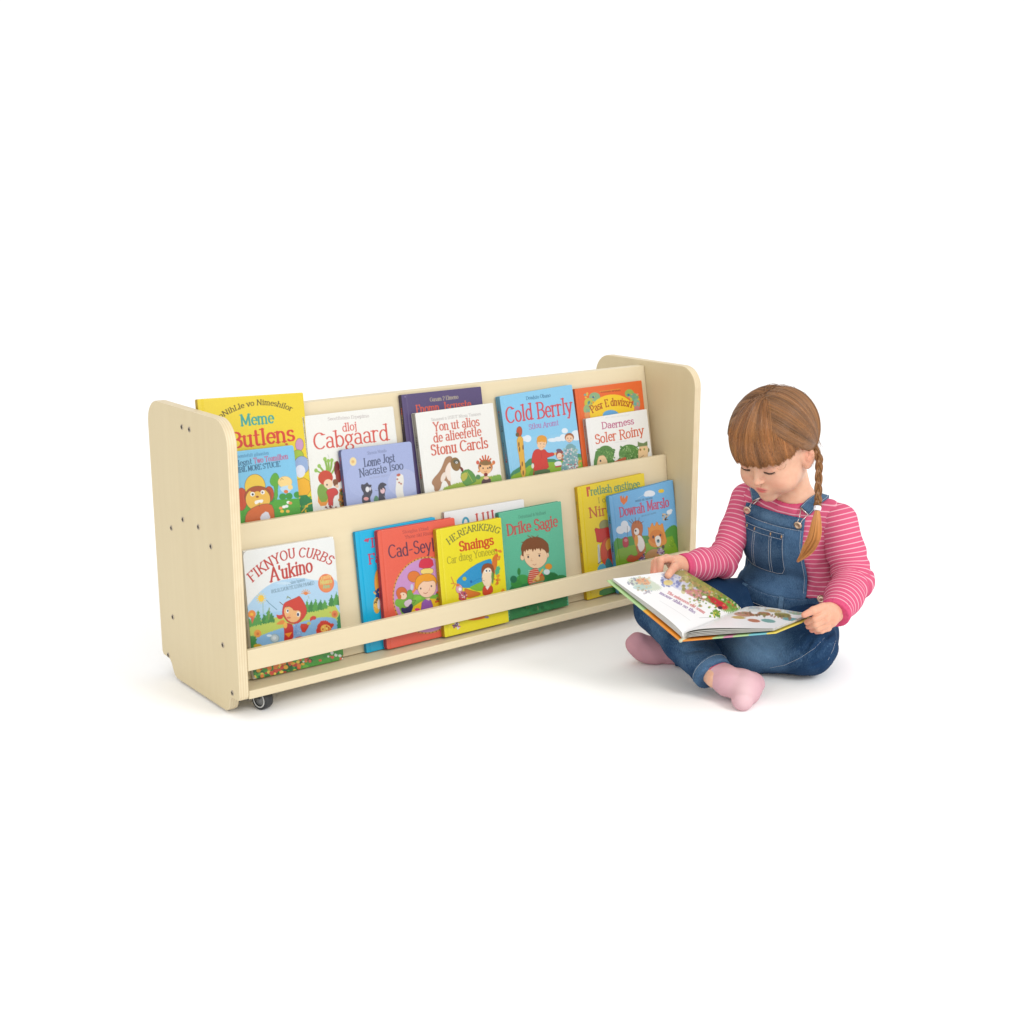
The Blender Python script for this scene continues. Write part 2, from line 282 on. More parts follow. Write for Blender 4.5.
class Cover:
    """a printed sheet W x H cm, painted as ink colours on a fine grid; cr maps zoomed-photo coordinates to the sheet"""
    def __init__(s, W, H, base, cr=None, px=.09):
        s.W, s.H = W, H; s.nx = int(W/px)+1; s.ny = int(H/px)+1
        s.px = W/(s.nx-1); s.py = H/(s.ny-1); s.C = np.empty((s.ny, s.nx, 3)); s.C[:] = base; s.cr = cr or (lambda x, y: (x, y))
        s.k = 1.0
    def P(s, pts): return np.array([s.cr(x, y) for x, y in pts])
    def _win(s, lo, hi, m):
        i0 = max(0, int((lo[0]-m)/s.px)); i1 = min(s.nx, int((hi[0]+m)/s.px)+2); j0 = max(0, int((lo[1]-m)/s.py)); j1 = min(s.ny, int((hi[1]+m)/s.py)+2)
        if i1 <= i0 or j1 <= j0: return None
        X_, Y_ = np.meshgrid(np.arange(i0, i1)*s.px, np.arange(j0, j1)*s.py); return slice(j0, j1), slice(i0, i1), X_, Y_
    def blend(s, sl, cov, c, a=1.0):
        cov = (np.clip(cov, 0, 1)*a)[..., None]; s.C[sl] = s.C[sl]*(1-cov)+np.array(c, float)*cov
    @staticmethod
    def segd(X_, Y_, a, b):
        d = b-a; L2 = d@d+1e-12; t = np.clip(((X_-a[0])*d[0]+(Y_-a[1])*d[1])/L2, 0, 1)
        return np.hypot(X_-a[0]-t*d[0], Y_-a[1]-t*d[1])
    def poly(s, pts, c, ol=None, ow=.0, a=1.0, sm=0, raw=False, noise=0):
        if sm: pts = smoothpoly(pts, sm)
        q = np.array(pts) if raw else s.P(pts)
        w_ = s._win(q.min(0), q.max(0), .2)
        if w_ is None: return
        j, i, X_, Y_ = w_; ins = np.zeros(X_.shape, bool); dm = np.full(X_.shape, 9.)
        if noise:
            X_ = X_+noise*np.sin(Y_*9+X_*4)+noise*.6*np.sin(Y_*23-X_*5); Y_ = Y_+noise*np.sin(X_*11+Y_*3)+noise*.6*np.sin(X_*27)
        for k in range(len(q)):
            p, r = q[k], q[(k+1) % len(q)]
            if abs(r[1]-p[1]) > 1e-9:
                cr = (p[1] > Y_) != (r[1] > Y_); ins ^= cr & (X_ < (r[0]-p[0])*(Y_-p[1])/(r[1]-p[1])+p[0])
            dm = np.minimum(dm, s.segd(X_, Y_, p, r))
        sd = np.where(ins, dm, -dm); s.blend((j, i), sd/s.px+.5, c, a)
        if ol is not None: s.blend((j, i), (ow*.5-dm)/s.px+.5, ol, .85)
    def el(s, cx, cy, rx, ry, c, rot=0, **k):
        t = [2*math.pi*i/28 for i in range(28)]; cr_, sr = math.cos(R(rot)), math.sin(R(rot))
        s.poly([(cx+rx*math.cos(u)*cr_-ry*math.sin(u)*sr, cy+rx*math.cos(u)*sr+ry*math.sin(u)*cr_) for u in t], c, **k)
    def line(s, pts, c, w_, a=1.0, raw=False):
        q = np.array(pts, float) if raw else s.P(pts)
        wn = s._win(q.min(0), q.max(0), w_+.1)
        if wn is None: return
        j, i, X_, Y_ = wn; dm = np.full(X_.shape, 9.)
        for k in range(len(q)-1): dm = np.minimum(dm, s.segd(X_, Y_, q[k], q[k+1]))
        s.blend((j, i), (w_*.5-dm)/s.px+.5, c, a)
    def text(s, st, x0, y0, x1, y1, h, c, arc=0, thick=.15, thin=.06, serif=True, up=(-.11, -1), jit=0, a=1.0, tight=.02, c2=None):
        adv = [GL.get(ch, GL['o'])[0]+tight for ch in st]; tot = sum(adv); pos = 0
        segs = []
        for n_, ch in enumerate(st):
            wd, strokes, ser = GL.get(ch, GL['o']); jy = math.sin(n_*7.3+len(st))*jit; jr = math.sin(n_*3.7+1)*jit
            def mp(x, y, pos=pos, wd=wd, jy=jy, jr=jr):
                t = (pos+wd/2)/tot; xx = x-wd/2; y = y+jy+jr*xx
                bx = x0+(x1-x0)*t; by = y0+(y1-y0)*t-arc*4*t*(1-t)
                tx, ty = (x1-x0), (y1-y0)-arc*4*(1-2*t); l0 = math.hypot(x1-x0, y1-y0)
                kx = 1/tot
                ux, uy = up; th = math.atan2(ty, tx)-math.atan2(y1-y0, x1-x0); cu, su = math.cos(th), math.sin(th)
                ux, uy = ux*cu-uy*su, ux*su+uy*cu
                return (bx+xx*kx*tx+ux*h*y, by+xx*kx*ty+uy*h*y)
            for stq in strokes:
                q = s.P([mp(*p) for p in stq])
                for k in range(len(q)-1):
                    dx, dy = stq[k+1][0]-stq[k][0], stq[k+1][1]-stq[k][1]; v = abs(dy)/(math.hypot(dx, dy)+1e-9)
                    segs.append((q[k], q[k+1], thin+(thick-thin)*v**1.5))
            if serif:
                for sx, sy in ser:
                    q = s.P([mp(sx-.11, sy), mp(sx+.11, sy)]); segs.append((q[0], q[1], thin))
            pos += adv[n_]
        if not segs: return
        o = s.P([(x0, y0), (x0+up[0]*h, y0+up[1]*h)]); hc = np.linalg.norm(o[1]-o[0])
        al = np.array([p for sg in segs for p in sg[:2]]); lo, hi = al.min(0), al.max(0); wn = s._win(lo, hi, hc*.2+.1)
        if wn is None: return
        j, i, X_, Y_ = wn; cov = np.zeros(X_.shape); i0, j0 = i.start, j.start
        for p, r, t in segs:
            hw = t*hc*.5; l_ = np.minimum(p, r)-hw-.15; h_ = np.maximum(p, r)+hw+.15
            a0 = max(0, int(l_[0]/s.px)-i0); a1 = max(0, int(h_[0]/s.px)+1-i0); b0 = max(0, int(l_[1]/s.py)-j0); b1 = max(0, int(h_[1]/s.py)+1-j0)
            xs, ys = X_[b0:b1, a0:a1], Y_[b0:b1, a0:a1]
            if xs.size == 0: continue
            # thinner than a cell: keep the amount of ink right
            cv = np.clip((hw-s.segd(xs, ys, p, r))/s.px+.5, 0, 1)*min(1, .35+2*hw/s.px*.8)
            cov[b0:b1, a0:a1] = np.maximum(cov[b0:b1, a0:a1], cv)
        s.blend((j, i), cov, c, a)
    def speck(s, x0, y0, x1, y1, n, cols, r=(4, 9), seed=1, a=1.0):
        rg = random.Random(seed)
        for _ in range(n):
            x, y, q = rg.uniform(x0, x1), rg.uniform(y0, y1), rg.uniform(*r)
            s.el(x, y, q, q*rg.uniform(.6, 1.2), cols[rg.randrange(len(cols))], a=a)
    def tex(s, amt=3):
        s.C += rng.normal(0, amt, s.C.shape[:2])[..., None]

M_print, N_, L_, b_ = new_mat('printed_card', (.8, .8, .8), .33, .45)
at_ = N_.new('ShaderNodeAttribute'); at_.attribute_name = 'ink'; L_.new(at_.outputs['Color'], b_.inputs['Base Color'])
M_page, N_, L_, b_ = new_mat('page_edges', (.78, .76, .7), .7, .2)
tc_ = N_.new('ShaderNodeTexCoord'); mp_ = N_.new('ShaderNodeMapping'); mp_.inputs['Scale'].default_value = (2, 2500, 2); nz_ = N_.new('ShaderNodeTexNoise'); nz_.inputs['Scale'].default_value = 1
L_.new(tc_.outputs['Object'], mp_.inputs[0]); L_.new(mp_.outputs[0], nz_.inputs[0]); rp_ = N_.new('ShaderNodeValToRGB')
rp_.color_ramp.elements[0].color = (.55, .53, .48, 1); rp_.color_ramp.elements[1].color = (.85, .83, .78, 1); rp_.color_ramp.elements[0].position = .35; rp_.color_ramp.elements[1].position = .6
L_.new(nz_.outputs[0], rp_.inputs[0]); L_.new(rp_.outputs[0], b_.inputs['Base Color'])

INK = .71    # printed colours seen in the photograph -> reflectances
def ink(C): return s2l(np.clip(C, 3, 255))*INK

def rounded(Wc, Hc, r, n=5):
    o = []
    for cx, cy, a0 in ((Wc-r, Hc-r, 90), (Wc-r, r, 0), (r, r, -90), (r, Hc-r, -180)):
        o += [(cx+r*math.cos(R(a0-90*i/n)), cy+r*math.sin(R(a0-90*i/n))) for i in range(n+1)]
    return o                                         # clockwise

def make_book(name, label, tier, off, th, TLf, TR, edges, base, paint, spine_cols, crop, group, radius=.003, pages=True, spine_marks=None, rot=None):
    """a picture book leaning on its sloping board; its corners are found on that real slope"""
    sl = TU if tier else TL_; tilt = math.atan(sl)
    z0 = .2895 if tier else ZS
    nrm = np.array([0, -math.cos(tilt), math.sin(tilt)])       # out of the cover, towards the viewer
    pb = np.array([0, board_front_y(tier, z0), z0])+nrm*(off+th+.0004)
    vax = np.array([0, math.sin(tilt), math.cos(tilt)])
    q = lambda p: (lambda h: np.array([h[0], (h-pb)@vax]))(hit(*p, pb, nrm))
    a, b = q(TLf), q(TR); angs = [math.atan2(b[1]-a[1], b[0]-a[0])]
    for side, p in edges:
        c = q(p); t = a if side == 'L' else b; angs.append(math.atan2(c[0]-t[0], -(c[1]-t[1])))
    ang = (angs[0]+sum(angs[1:])*1.0)/len(angs) if rot is None else rot
    W = float(np.linalg.norm(b-a)); ca, sa = math.cos(ang), math.sin(ang)
    mid = (a+b)/2; up2 = np.array([-sa, ca]); ri = np.array([ca, sa])
    # height: down to where the lower corner meets the shelf (the back face of the cover is the lowest edge)
    zz = th*math.sin(tilt)/math.cos(tilt)
    Hh = (mid[1]-zz*0-abs(sa)*W/2-.0006)/ca
    org = mid-ri*W/2-up2*Hh                      # lower left corner of the front cover
    o3 = pb+np.array([1, 0, 0])*org[0]+vax*org[1]
    ex = np.array([1, 0, 0])*ri[0]+vax*ri[1]; ez = np.array([1, 0, 0])*up2[0]+vax*up2[1]; ey = -nrm
    dz = z0+.0003-min((o3+ey*t)[2] for t in (0, th)); dz = min(dz, (o3+ey*0)[2]*0+dz)
    low = min((o3+ex*u+ey*t)[2] for u in (0, W) for t in (0, th))
    cut = max(0.0, (z0+.0003-low)/ez[2]); o3 = o3+ez*cut; Hh -= cut
    root = empty(name); root.matrix_world = Matrix(((ex[0], ey[0], ez[0], o3[0]), (ex[1], ey[1], ez[1], o3[1]), (ex[2], ey[2], ez[2], o3[2]), (0, 0, 0, 1)))
    tag(root, label, 'book', group)
    cx0, cy0, sc = crop
    def cr(x, y):
        h = hit(cx0+x/sc, cy0+y/sc, o3, nrm)-o3
        return (float(h@ex)*100, float(Hh-h@ez)*100)
    cv = Cover(W*100, Hh*100, base, cr); paint(cv); cv.tex(2.0)
    # front cover: the printed face is a fine grid over a 2.2 mm board with rounded corners
    nx, ny = cv.nx, cv.ny; xs = np.linspace(0, W, nx); ys = np.linspace(Hh, 0, ny); XX, ZZ = np.meshgrid(xs, ys)
    r = radius
    dx = np.where(XX < r, XX-r, np.where(XX > W-r, XX-(W-r), 0)); dz_ = np.where(ZZ < r, ZZ-r, np.where(ZZ > Hh-r, ZZ-(Hh-r), 0))
    dd = np.hypot(dx, dz_); f = np.where((dd > r) & (dx != 0) & (dz_ != 0), r/np.maximum(dd, 1e-9), 1.0)
    XX = XX-dx*(1-f); ZZ = ZZ-dz_*(1-f)
    gx = .011
    hinge = 0 if radius > .006 else 1
    YY = -.0002+hinge*.0007*np.exp(-((XX-gx)/.0018)**2)-.0+.0*XX
    # soft edge roll
    e = np.minimum(np.minimum(XX, W-XX), np.minimum(ZZ, Hh-ZZ)); YY = YY+.0006*np.clip(1-e/.0012, 0, 1)**2
    V = np.stack([XX, YY, ZZ], -1).reshape(-1, 3); idx = np.arange(nx*ny).reshape(ny, nx)
    F = np.stack([idx[:-1, :-1], idx[1:, :-1], idx[1:, 1:], idx[:-1, 1:]], -1).reshape(-1, 4)
    ol = rounded(W, Hh, max(radius, .0012)); n = len(ol); edge = np.array(spine_cols[0], float)
    v2 = [(x, .0005, z) for x, z in ol]+[(x, .0024, z) for x, z in ol]; base_i = len(V)
    V = np.vstack([V, v2]); colr = np.vstack([ink(cv.C.reshape(-1, 3)), np.tile(ink(edge), (2*n, 1))])
    me_faces = [tuple(q_) for q_ in F.tolist()]+[(base_i+(i+1) % n, base_i+i, base_i+n+i, base_i+n+(i+1) % n) for i in range(n)]+[tuple(base_i+n+i for i in reversed(range(n)))]
    fc = mesh_obj('front_cover', V, me_faces, M_print, root, True, {'ink': colr})
    v, f_ = [(x, th-.0024, z) for x, z in ol]+[(x, th-.0003, z) for x, z in ol], [tuple(range(n)), tuple(reversed(range(n, 2*n)))]+[((i+1) % n, i, n+i, n+(i+1) % n) for i in range(n)]
    mesh_obj('back_cover', v, f_, M_print, root, False, {'ink': np.tile(ink(edge), (2*n, 1))})
    g = .003 if pages else .0004
    mesh_obj('pages', *box_vf(.003, W-g, .0025, th-.0025, g, Hh-g), M_page, root)
    # spine with its printed marks
    ns = int(Hh/.0012); m_ = 8; sv = []; scol = []
    for j in range(ns+1):
        z = .0006+(Hh-.0012)*j/ns
        for i in range(m_+1):
            t = i/m_; sv.append((.0026-.0032*math.sin(math.pi*t)**.6, .0006+(th-.0012)*t, z))
            c = np.array(spine_cols[1] if .1 < t < .97 else spine_cols[0], float)
            if spine_marks and .25 < t < .8:
                u = j/ns; kk = math.sin(j*1.9)*math.sin(j*.53+1)*1.2+math.sin(j*.11+i)
                if .08 < u < .92 and math.sin(u*23+len(label)) > -.5 and kk > .35: c = np.array(spine_marks[int(u*7) % len(spine_marks)], float)
            scol.append(c)
    idx = np.arange((ns+1)*(m_+1)).reshape(ns+1, m_+1); F = np.stack([idx[:-1, :-1], idx[1:, :-1], idx[1:, 1:], idx[:-1, 1:]], -1).reshape(-1, 4)
    mesh_obj('spine', sv, F, M_print, root, True, {'ink': ink(np.array(scol))})
    return root
# ------------------------------------------------------------------ the books' covers
RED, DK, WH = (205, 60, 52), (45, 48, 58), (248, 247, 242)
OLC = (70, 50, 45)
def face(c, x, y, r, skin=(240, 200, 165), hair=(120, 70, 35), ry=1.0, eye=DK, tilt=0):
    c.el(x, y-r*.18, r*1.1, r*1.05*ry, hair, ol=OLC, ow=.05); c.el(x, y+r*.12, r*.92, r*.85*ry, skin)
    for s_ in (-1, 1): c.el(x+s_*r*.36, y+r*.02, r*.1, r*.13, eye)
    c.line([(x-r*.22, y+r*.5), (x, y+r*.58), (x+r*.24, y+r*.46)], (180, 80, 70), .07)

def p_u1(c):
    c.text('WoNihLle vo Nimeshilor', 205, 290, 800, 208, 40, (85, 70, 20), arc=88, thick=.2, thin=.08)
    c.text('Meme', 400, 322, 665, 296, 84, (60, 160, 150), thick=.2, thin=.08)
    c.text('Butlens', 322, 500, 830, 434, 118, (212, 62, 40), thick=.2, thin=.09)
    c.el(862, 470, 32, 50, (200, 150, 190), ol=OLC, ow=.06); c.el(850, 560, 45, 50, (160, 190, 60), ol=OLC, ow=.06); c.el(880, 630, 60, 70, (150, 175, 215), ol=OLC, ow=.06)
    c.el(868, 680, 40, 50, (225, 228, 240)); c.poly([(800, 760), (930, 720), (960, 860), (830, 880)], (240, 180, 40), sm=1, ol=OLC, ow=.06)
    c.poly([(780, 880), (960, 860), (980, 1040), (780, 1040)], (40, 130, 70), sm=1); c.speck(800, 880, 960, 1010, 18, [(30, 100, 60), (230, 190, 50), (80, 160, 70)], (6, 14), 3)
    c.line([(880, 1000), (930, 940), (960, 930)], (235, 190, 60), .25); c.el(760, 466, 12, 7, RED)
def p_u2(c):
    c.poly([(300, 935), (640, 905), (1000, 885), (1000, 1200), (300, 1200)], (82, 165, 52)); c.poly([(380, 1000), (1000, 950), (1000, 1200), (380, 1200)], (76, 160, 50))
    for x, y in ((640, 900), (730, 880), (780, 875), (845, 865)): c.el(x, y, 28, 26, (60, 150, 60))
    c.poly([(660, 900), (665, 800), (640, 790), (625, 755), (650, 700), (680, 690), (700, 720), (705, 770), (690, 800), (692, 900)], (95, 170, 55), sm=1, ol=(60, 120, 40), ow=.06)
    c.text('sponemtefult gilaanten', 330, 580, 622, 546, 24, (60, 110, 150), thick=.13)
    c.text('Ulegnt', 345, 642, 490, 620, 42, (50, 90, 120), thick=.16); c.text('Two Teamilben', 503, 618, 775, 580, 42, (190, 90, 130), thick=.16)
    c.text("IBIL MORE S'TUCIE", 380, 690, 712, 640, 40, (45, 90, 120), thick=.17)
    c.el(405, 900, 45, 90, (200, 80, 45), ol=OLC, ow=.06); c.el(622, 860, 38, 62, (190, 78, 40), ol=OLC, ow=.06)
    c.el(512, 800, 82, 98, (236, 200, 70), ol=OLC, ow=.07)
    c.el(535, 880, 105, 85, (170, 82, 40), ol=OLC, ow=.06)
    c.el(535, 900, 98, 92, (238, 190, 80), ol=OLC, ow=.05); c.poly([(450, 820), (520, 800), (600, 815), (560, 850), (530, 832), (500, 850)], (170, 82, 40), sm=1)
    c.el(492, 860, 18, 18, WH); c.el(494, 862, 8, 9, DK); c.el(572, 845, 17, 17, WH); c.el(570, 846, 7, 8, (120, 110, 120)); c.el(530, 880, 12, 8, (150, 80, 40))
    c.poly([(440, 1010), (500, 960), (600, 930), (660, 950), (670, 1100), (430, 1100)], (212, 106, 48), sm=1, ol=OLC, ow=.07)
    c.poly([(505, 915), (540, 905), (580, 900), (570, 930), (545, 925), (515, 945)], WH, sm=1); c.line([(545, 925), (545, 960)], OLC, .06)
    c.poly([(550, 1030), (610, 985), (640, 1060), (560, 1080)], (225, 225, 235), sm=1)
    c.el(748, 765, 56, 46, (245, 214, 140), ol=(190, 150, 90), ow=.05); c.poly([(700, 805), (800, 785), (790, 850), (730, 850)], (190, 220, 240), sm=1); c.el(790, 805, 20, 20, (245, 214, 140)); c.el(756, 840, 17, 14, (225, 120, 60)); c.line([(712, 750), (722, 735), (735, 745)], OLC, .06)
    for x, y, q in ((775, 925, (245, 245, 245)), (760, 955, (240, 240, 245)), (715, 970, (240, 160, 90)), (725, 995, (245, 200, 60)), (770, 995, (245, 190, 90)), (790, 930, (230, 150, 90)), (740, 960, WH)): c.el(x, y, 15, 12, q)
def p_u3(c):
    c.text('Seostfistmo Erpepimo', 258, 162, 585, 135, 24, (165, 150, 150), thick=.12)
    c.text('dloj', 375, 250, 490, 232, 62, (214, 86, 74), thick=.15, thin=.07); c.text('Cabgaard', 150, 392, 745, 312, 124, (212, 84, 72), thick=.13, thin=.06)
    c.line([(258, 430), (266, 452)], (190, 190, 190), .1)
    for x0, y0, x1, y1, w_ in ((235, 600, 165, 555, .35), (240, 600, 190, 520, .45), (250, 590, 235, 465, .5), (262, 590, 290, 475, .5), (255, 580, 262, 480, .45), (275, 600, 320, 500, .4)):
        c.line([(x0, y0), ((x0+x1)/2+8, (y0+y1)/2), (x1, y1)], (140, 180, 80), w_); c.el(x1, y1, 14, 16, (150, 190, 90))
    c.el(330, 540, 22, 60, (120, 40, 40)); c.el(345, 600, 25, 50, (150, 60, 50))
    c.poly([(180, 700), (265, 690), (265, 830), (180, 838)], (232, 150, 60), sm=1); c.poly([(186, 690), (262, 680), (262, 800), (190, 806)], (130, 165, 60), sm=1); c.el(210, 720, 35, 60, (125, 165, 70))
    c.el(240, 612, 58, 58, (202, 74, 50)); c.el(262, 660, 36, 36, (240, 214, 180)); c.el(252, 668, 6, 7, DK); c.poly([(292, 630), (330, 620), (345, 660), (310, 690)], (130, 80, 50), sm=1)
    c.poly([(240, 712), (300, 690), (330, 700), (345, 740), (300, 760), (300, 850), (262, 850), (262, 770)], (206, 70, 64), sm=1, ol=OLC, ow=.05); c.el(330, 680, 14, 14, (235, 200, 170))
    c.speck(235, 835, 370, 862, 18, [(120, 60, 50), (225, 220, 215), (150, 60, 55)], (6, 11), 5)
    c.poly([(345, 700), (400, 690), (400, 860), (350, 860)], (170, 110, 50), sm=1); c.speck(345, 700, 385, 850, 16, [(90, 60, 40), (190, 130, 50), (90, 110, 60)], (6, 12), 6)
def p_u4(c):
    c.el(600, 620, 200, 160, (170, 182, 222), a=.6); c.el(850, 650, 120, 110, (190, 196, 226), a=.45)
    c.text('Shosoa Nsudo', 568, 432, 722, 408, 24, (120, 130, 165), thick=.14); c.el(457, 485, 26, 34, (238, 216, 160)); c.el(456, 486, 12, 12, (222, 180, 120))
    c.text('Lome Jost', 545, 526, 790, 482, 62, (82, 92, 122), thick=.17, thin=.08, jit=.05); c.text('Nacaste Isoo', 508, 606, 856, 540, 62, (84, 94, 122), thick=.16, thin=.08, jit=.05)
    c.text('enn lhusous snpidor s', 585, 622, 745, 596, 18, (150, 156, 182), thick=.1)
    dk = (72, 72, 84)
    c.poly([(520, 660), (545, 668), (570, 645), (580, 668), (605, 665), (598, 690), (612, 720), (600, 750), (590, 770), (600, 812), (530, 822), (525, 760), (545, 740), (520, 700)], dk, sm=1)
    c.el(570, 704, 15, 22, (225, 225, 230)); c.el(560, 778, 20, 14, (228, 160, 160)); c.el(592, 700, 8, 14, (200, 200, 210))
    c.poly([(650, 680), (680, 645), (718, 660), (722, 672), (700, 680), (716, 700), (705, 740), (716, 800), (655, 806), (660, 740)], dk, sm=1); c.el(690, 715, 18, 22, (228, 190, 196)); c.el(684, 700, 5, 8, DK); c.line([(700, 755), (722, 790)], (200, 200, 215), .08)
    c.poly([(615, 800), (630, 750), (655, 760), (660, 805)], (95, 140, 110), sm=1); c.line([(630, 712), (650, 715)], (110, 110, 140), .08)
    c.poly([(800, 590), (850, 580), (858, 640), (848, 700), (862, 775), (806, 782), (790, 720), (796, 660)], (232, 230, 222), sm=1); c.poly([(795, 590), (820, 576), (835, 590), (812, 606)], (190, 100, 80), sm=1)
    for x, y in ((806, 624), (835, 660), (820, 650)): c.el(x, y, 8, 7, (180, 120, 110))
def p_u5(c):
    c.text('Gusam 2 Eimenq', 312, 148, 565, 120, 34, (200, 190, 150), thick=.15); c.text('Fnomn  Iscusste', 190, 250, 680, 200, 68, (222, 88, 62), thick=.18, thin=.08)
    c.el(90, 105, 5, 6, (150, 140, 180))
def p_u6(c):
    c.text('Smaunei n IJSIUT Ntosu Tasuoes', 322, 322, 765, 268, 26, (165, 160, 158), thick=.12)
    k = (205, 92, 72)
    c.text('Yon ut alios', 345, 412, 755, 360, 76, k, thick=.17, thin=.08); c.text('de alieefetle', 345, 512, 772, 448, 80, k, thick=.16, thin=.08); c.text('Stonu Carcls', 322, 628, 832, 556, 92, k, thick=.17, thin=.08)
    g = (152, 178, 70)
    c.poly([(410, 925), (520, 880), (620, 860), (760, 810), (850, 815), (945, 790), (965, 1100), (400, 1100)], g, sm=1, noise=.1); c.poly([(860, 830), (880, 800), (900, 815), (930, 792), (950, 812), (960, 880), (850, 880)], (130, 175, 80), sm=1)
    br = (168, 128, 96)
    c.poly([(335, 840), (400, 770), (430, 700), (450, 645), (490, 630), (515, 650), (500, 690), (480, 720), (470, 790), (500, 890), (480, 905), (455, 850), (420, 850), (400, 940), (350, 950), (350, 900), (325, 880)], br, sm=2, ol=(130, 90, 66), ow=.05)
    c.poly([(478, 690), (498, 690), (500, 740), (490, 780), (505, 860), (470, 850), (445, 780), (450, 740)], (240, 226, 214), sm=1); c.el(430, 820, 20, 46, (236, 222, 210), rot=20)
    c.el(540, 705, 42, 60, (140, 110, 66), rot=-12, ol=(100, 70, 50), ow=.05); c.el(545, 682, 26, 20, (95, 95, 80)); c.el(548, 690, 10, 10, WH); c.el(548, 690, 4, 5, DK)
    c.poly([(570, 720), (600, 735), (612, 760), (600, 780), (585, 760)], (120, 60, 50), sm=1)
    c.poly([(572, 800), (640, 740), (700, 780), (730, 850), (690, 880), (620, 905)], (98, 152, 78), sm=1, ol=(60, 100, 50), ow=.05); c.poly([(580, 800), (640, 770), (650, 820), (600, 870)], (184, 180, 80), sm=1); c.line([(640, 770), (690, 860)], (190, 190, 90), .12)
    c.el(740, 820, 22, 22, (90, 140, 90))
    face(c, 805, 740, 58, (238, 190, 140), (198, 120, 70)); c.el(805, 690, 52, 26, (140, 110, 70)); c.el(736, 690, 14, 18, (210, 100, 80)); c.el(878, 690, 14, 18, (210, 120, 80))
    for i, a_ in enumerate((-60, -28, 0, 30, 58)):
        x = 805+62*math.sin(R(a_))*.9; y = 690-62*math.cos(R(a_)); c.line([(805+35*math.sin(R(a_)), 690-25*math.cos(R(a_))), (x, y)], (205, 92, 55), .38)
    c.el(808, 798, 17, 17, (130, 50, 45)); c.el(760, 720, 7, 10, DK); c.el(845, 735, 7, 9, DK); c.el(745, 770, 10, 8, (225, 150, 80)); c.el(870, 705, 10, 8, (225, 150, 80))
    c.poly([(775, 835), (850, 820), (860, 900), (765, 910)], (92, 72, 74), sm=1); c.el(812, 828, 24, 14, (240, 200, 165))
def p_u7(c):
    c.poly([(100, 620), (1000, 520), (1000, 820), (100, 920)], (150, 205, 235), a=.5)
    for x, y, rx, ry in ((385, 600, 38, 36), (350, 602, 28, 24), (640, 615, 50, 20), (700, 605, 45, 24), (765, 520, 32, 28), (880, 560, 48, 46), (750, 590, 36, 36), (880, 600, 40, 20)): c.el(x, y, rx, ry, (226, 236, 244))
    c.text('Deadsto Obano', 370, 205, 622, 170, 34, (50, 96, 130), thick=.16, jit=.06)
    k = (208, 72, 82)
    c.text('Cold Berrly', 168, 440, 850, 340, 158, k, thick=.135, thin=.075, jit=.02)
    c.text('Stlou Aromt', 398, 506, 705, 462, 52, (170, 120, 175), thick=.19, thin=.1, jit=.06)
    c.poly([(210, 950), (300, 890), (340, 870), (420, 790), (450, 830), (640, 800), (700, 830), (880, 750), (940, 760), (1000, 780), (1000, 1000), (200, 1030)], (70, 140, 100), sm=1)
    c.poly([(200, 990), (330, 930), (420, 860), (600, 840), (700, 840), (900, 790), (1000, 800), (1000, 1100), (200, 1100)], (140, 180, 50), sm=1); c.poly([(380, 1000), (440, 880), (520, 900), (560, 990)], (96, 150, 50), sm=1, a=.7)
    c.speck(880, 790, 960, 880, 14, [(215, 180, 60), (230, 150, 60), (110, 160, 60)], (7, 14), 8)
    y1 = (226, 176, 70)
    c.poly([(272, 585), (335, 570), (345, 700), (352, 800), (372, 990), (318, 1000), (300, 800), (280, 700)], y1, sm=1, ol=(120, 80, 40), ow=.05)
    c.poly([(268, 500), (300, 470), (326, 490), (330, 540), (318, 575), (275, 580)], (190, 84, 48), sm=1, ol=OLC, ow=.05); c.el(280, 560, 18, 22, (110, 90, 50))
    for x, y in ((295, 660), (338, 690), (302, 710), (330, 860), (312, 900), (340, 950)): c.el(x, y, 7, 26, (130, 90, 50))
    face(c, 530, 640, 48, (240, 200, 160), (228, 160, 60)); c.el(530, 605, 52, 40, (226, 158, 58)); c.el(527, 668, 44, 36, (240, 200, 160)); c.line([(512, 655), (520, 653)], DK, .1); c.line([(546, 655), (556, 657)], DK, .1); c.line([(515, 685), (535, 692), (550, 682)], (160, 80, 60), .07); c.el(522, 705, 24, 20, (240, 200, 160))
    c.poly([(455, 715), (500, 705), (520, 725), (560, 705), (590, 750), (650, 740), (665, 770), (600, 790), (580, 800), (610, 920), (440, 945), (455, 840), (425, 860), (430, 770)], (206, 62, 52), sm=1, ol=(130, 30, 30), ow=.06)
    c.el(437, 880, 14, 26, (225, 225, 215)); c.poly([(445, 930), (610, 905), (620, 960), (440, 990)], (80, 110, 70), sm=1); c.line([(450, 930), (445, 985)], (170, 60, 50), .3); c.el(668, 755, 10, 16, (235, 190, 120)); c.line([(520, 725), (530, 800)], (170, 45, 40), .1)
    c.el(715, 765, 40, 52, (150, 70, 60)); c.el(712, 780, 28, 34, (240, 206, 180)); c.el(705, 720, 28, 16, (110, 90, 110)); c.line([(700, 795), (722, 792)], (190, 70, 60), .1); c.poly([(655, 850), (690, 830), (730, 835), (735, 880), (670, 885)], (235, 235, 240), sm=1); c.line([(672, 890), (725, 880)], (190, 60, 60), .3); c.el(745, 790, 12, 40, (180, 90, 50))
    c.poly([(770, 690), (800, 650), (855, 655), (890, 720), (905, 840), (890, 930), (730, 950), (730, 870), (765, 800)], (120, 165, 170), sm=1); c.speck(745, 700, 900, 925, 120, [(200, 215, 215), (105, 145, 160), (225, 200, 205), (150, 190, 175)], (5, 10), 9)
    c.speck(800, 840, 890, 925, 20, [(210, 60, 80), (235, 235, 235)], (6, 10), 10)
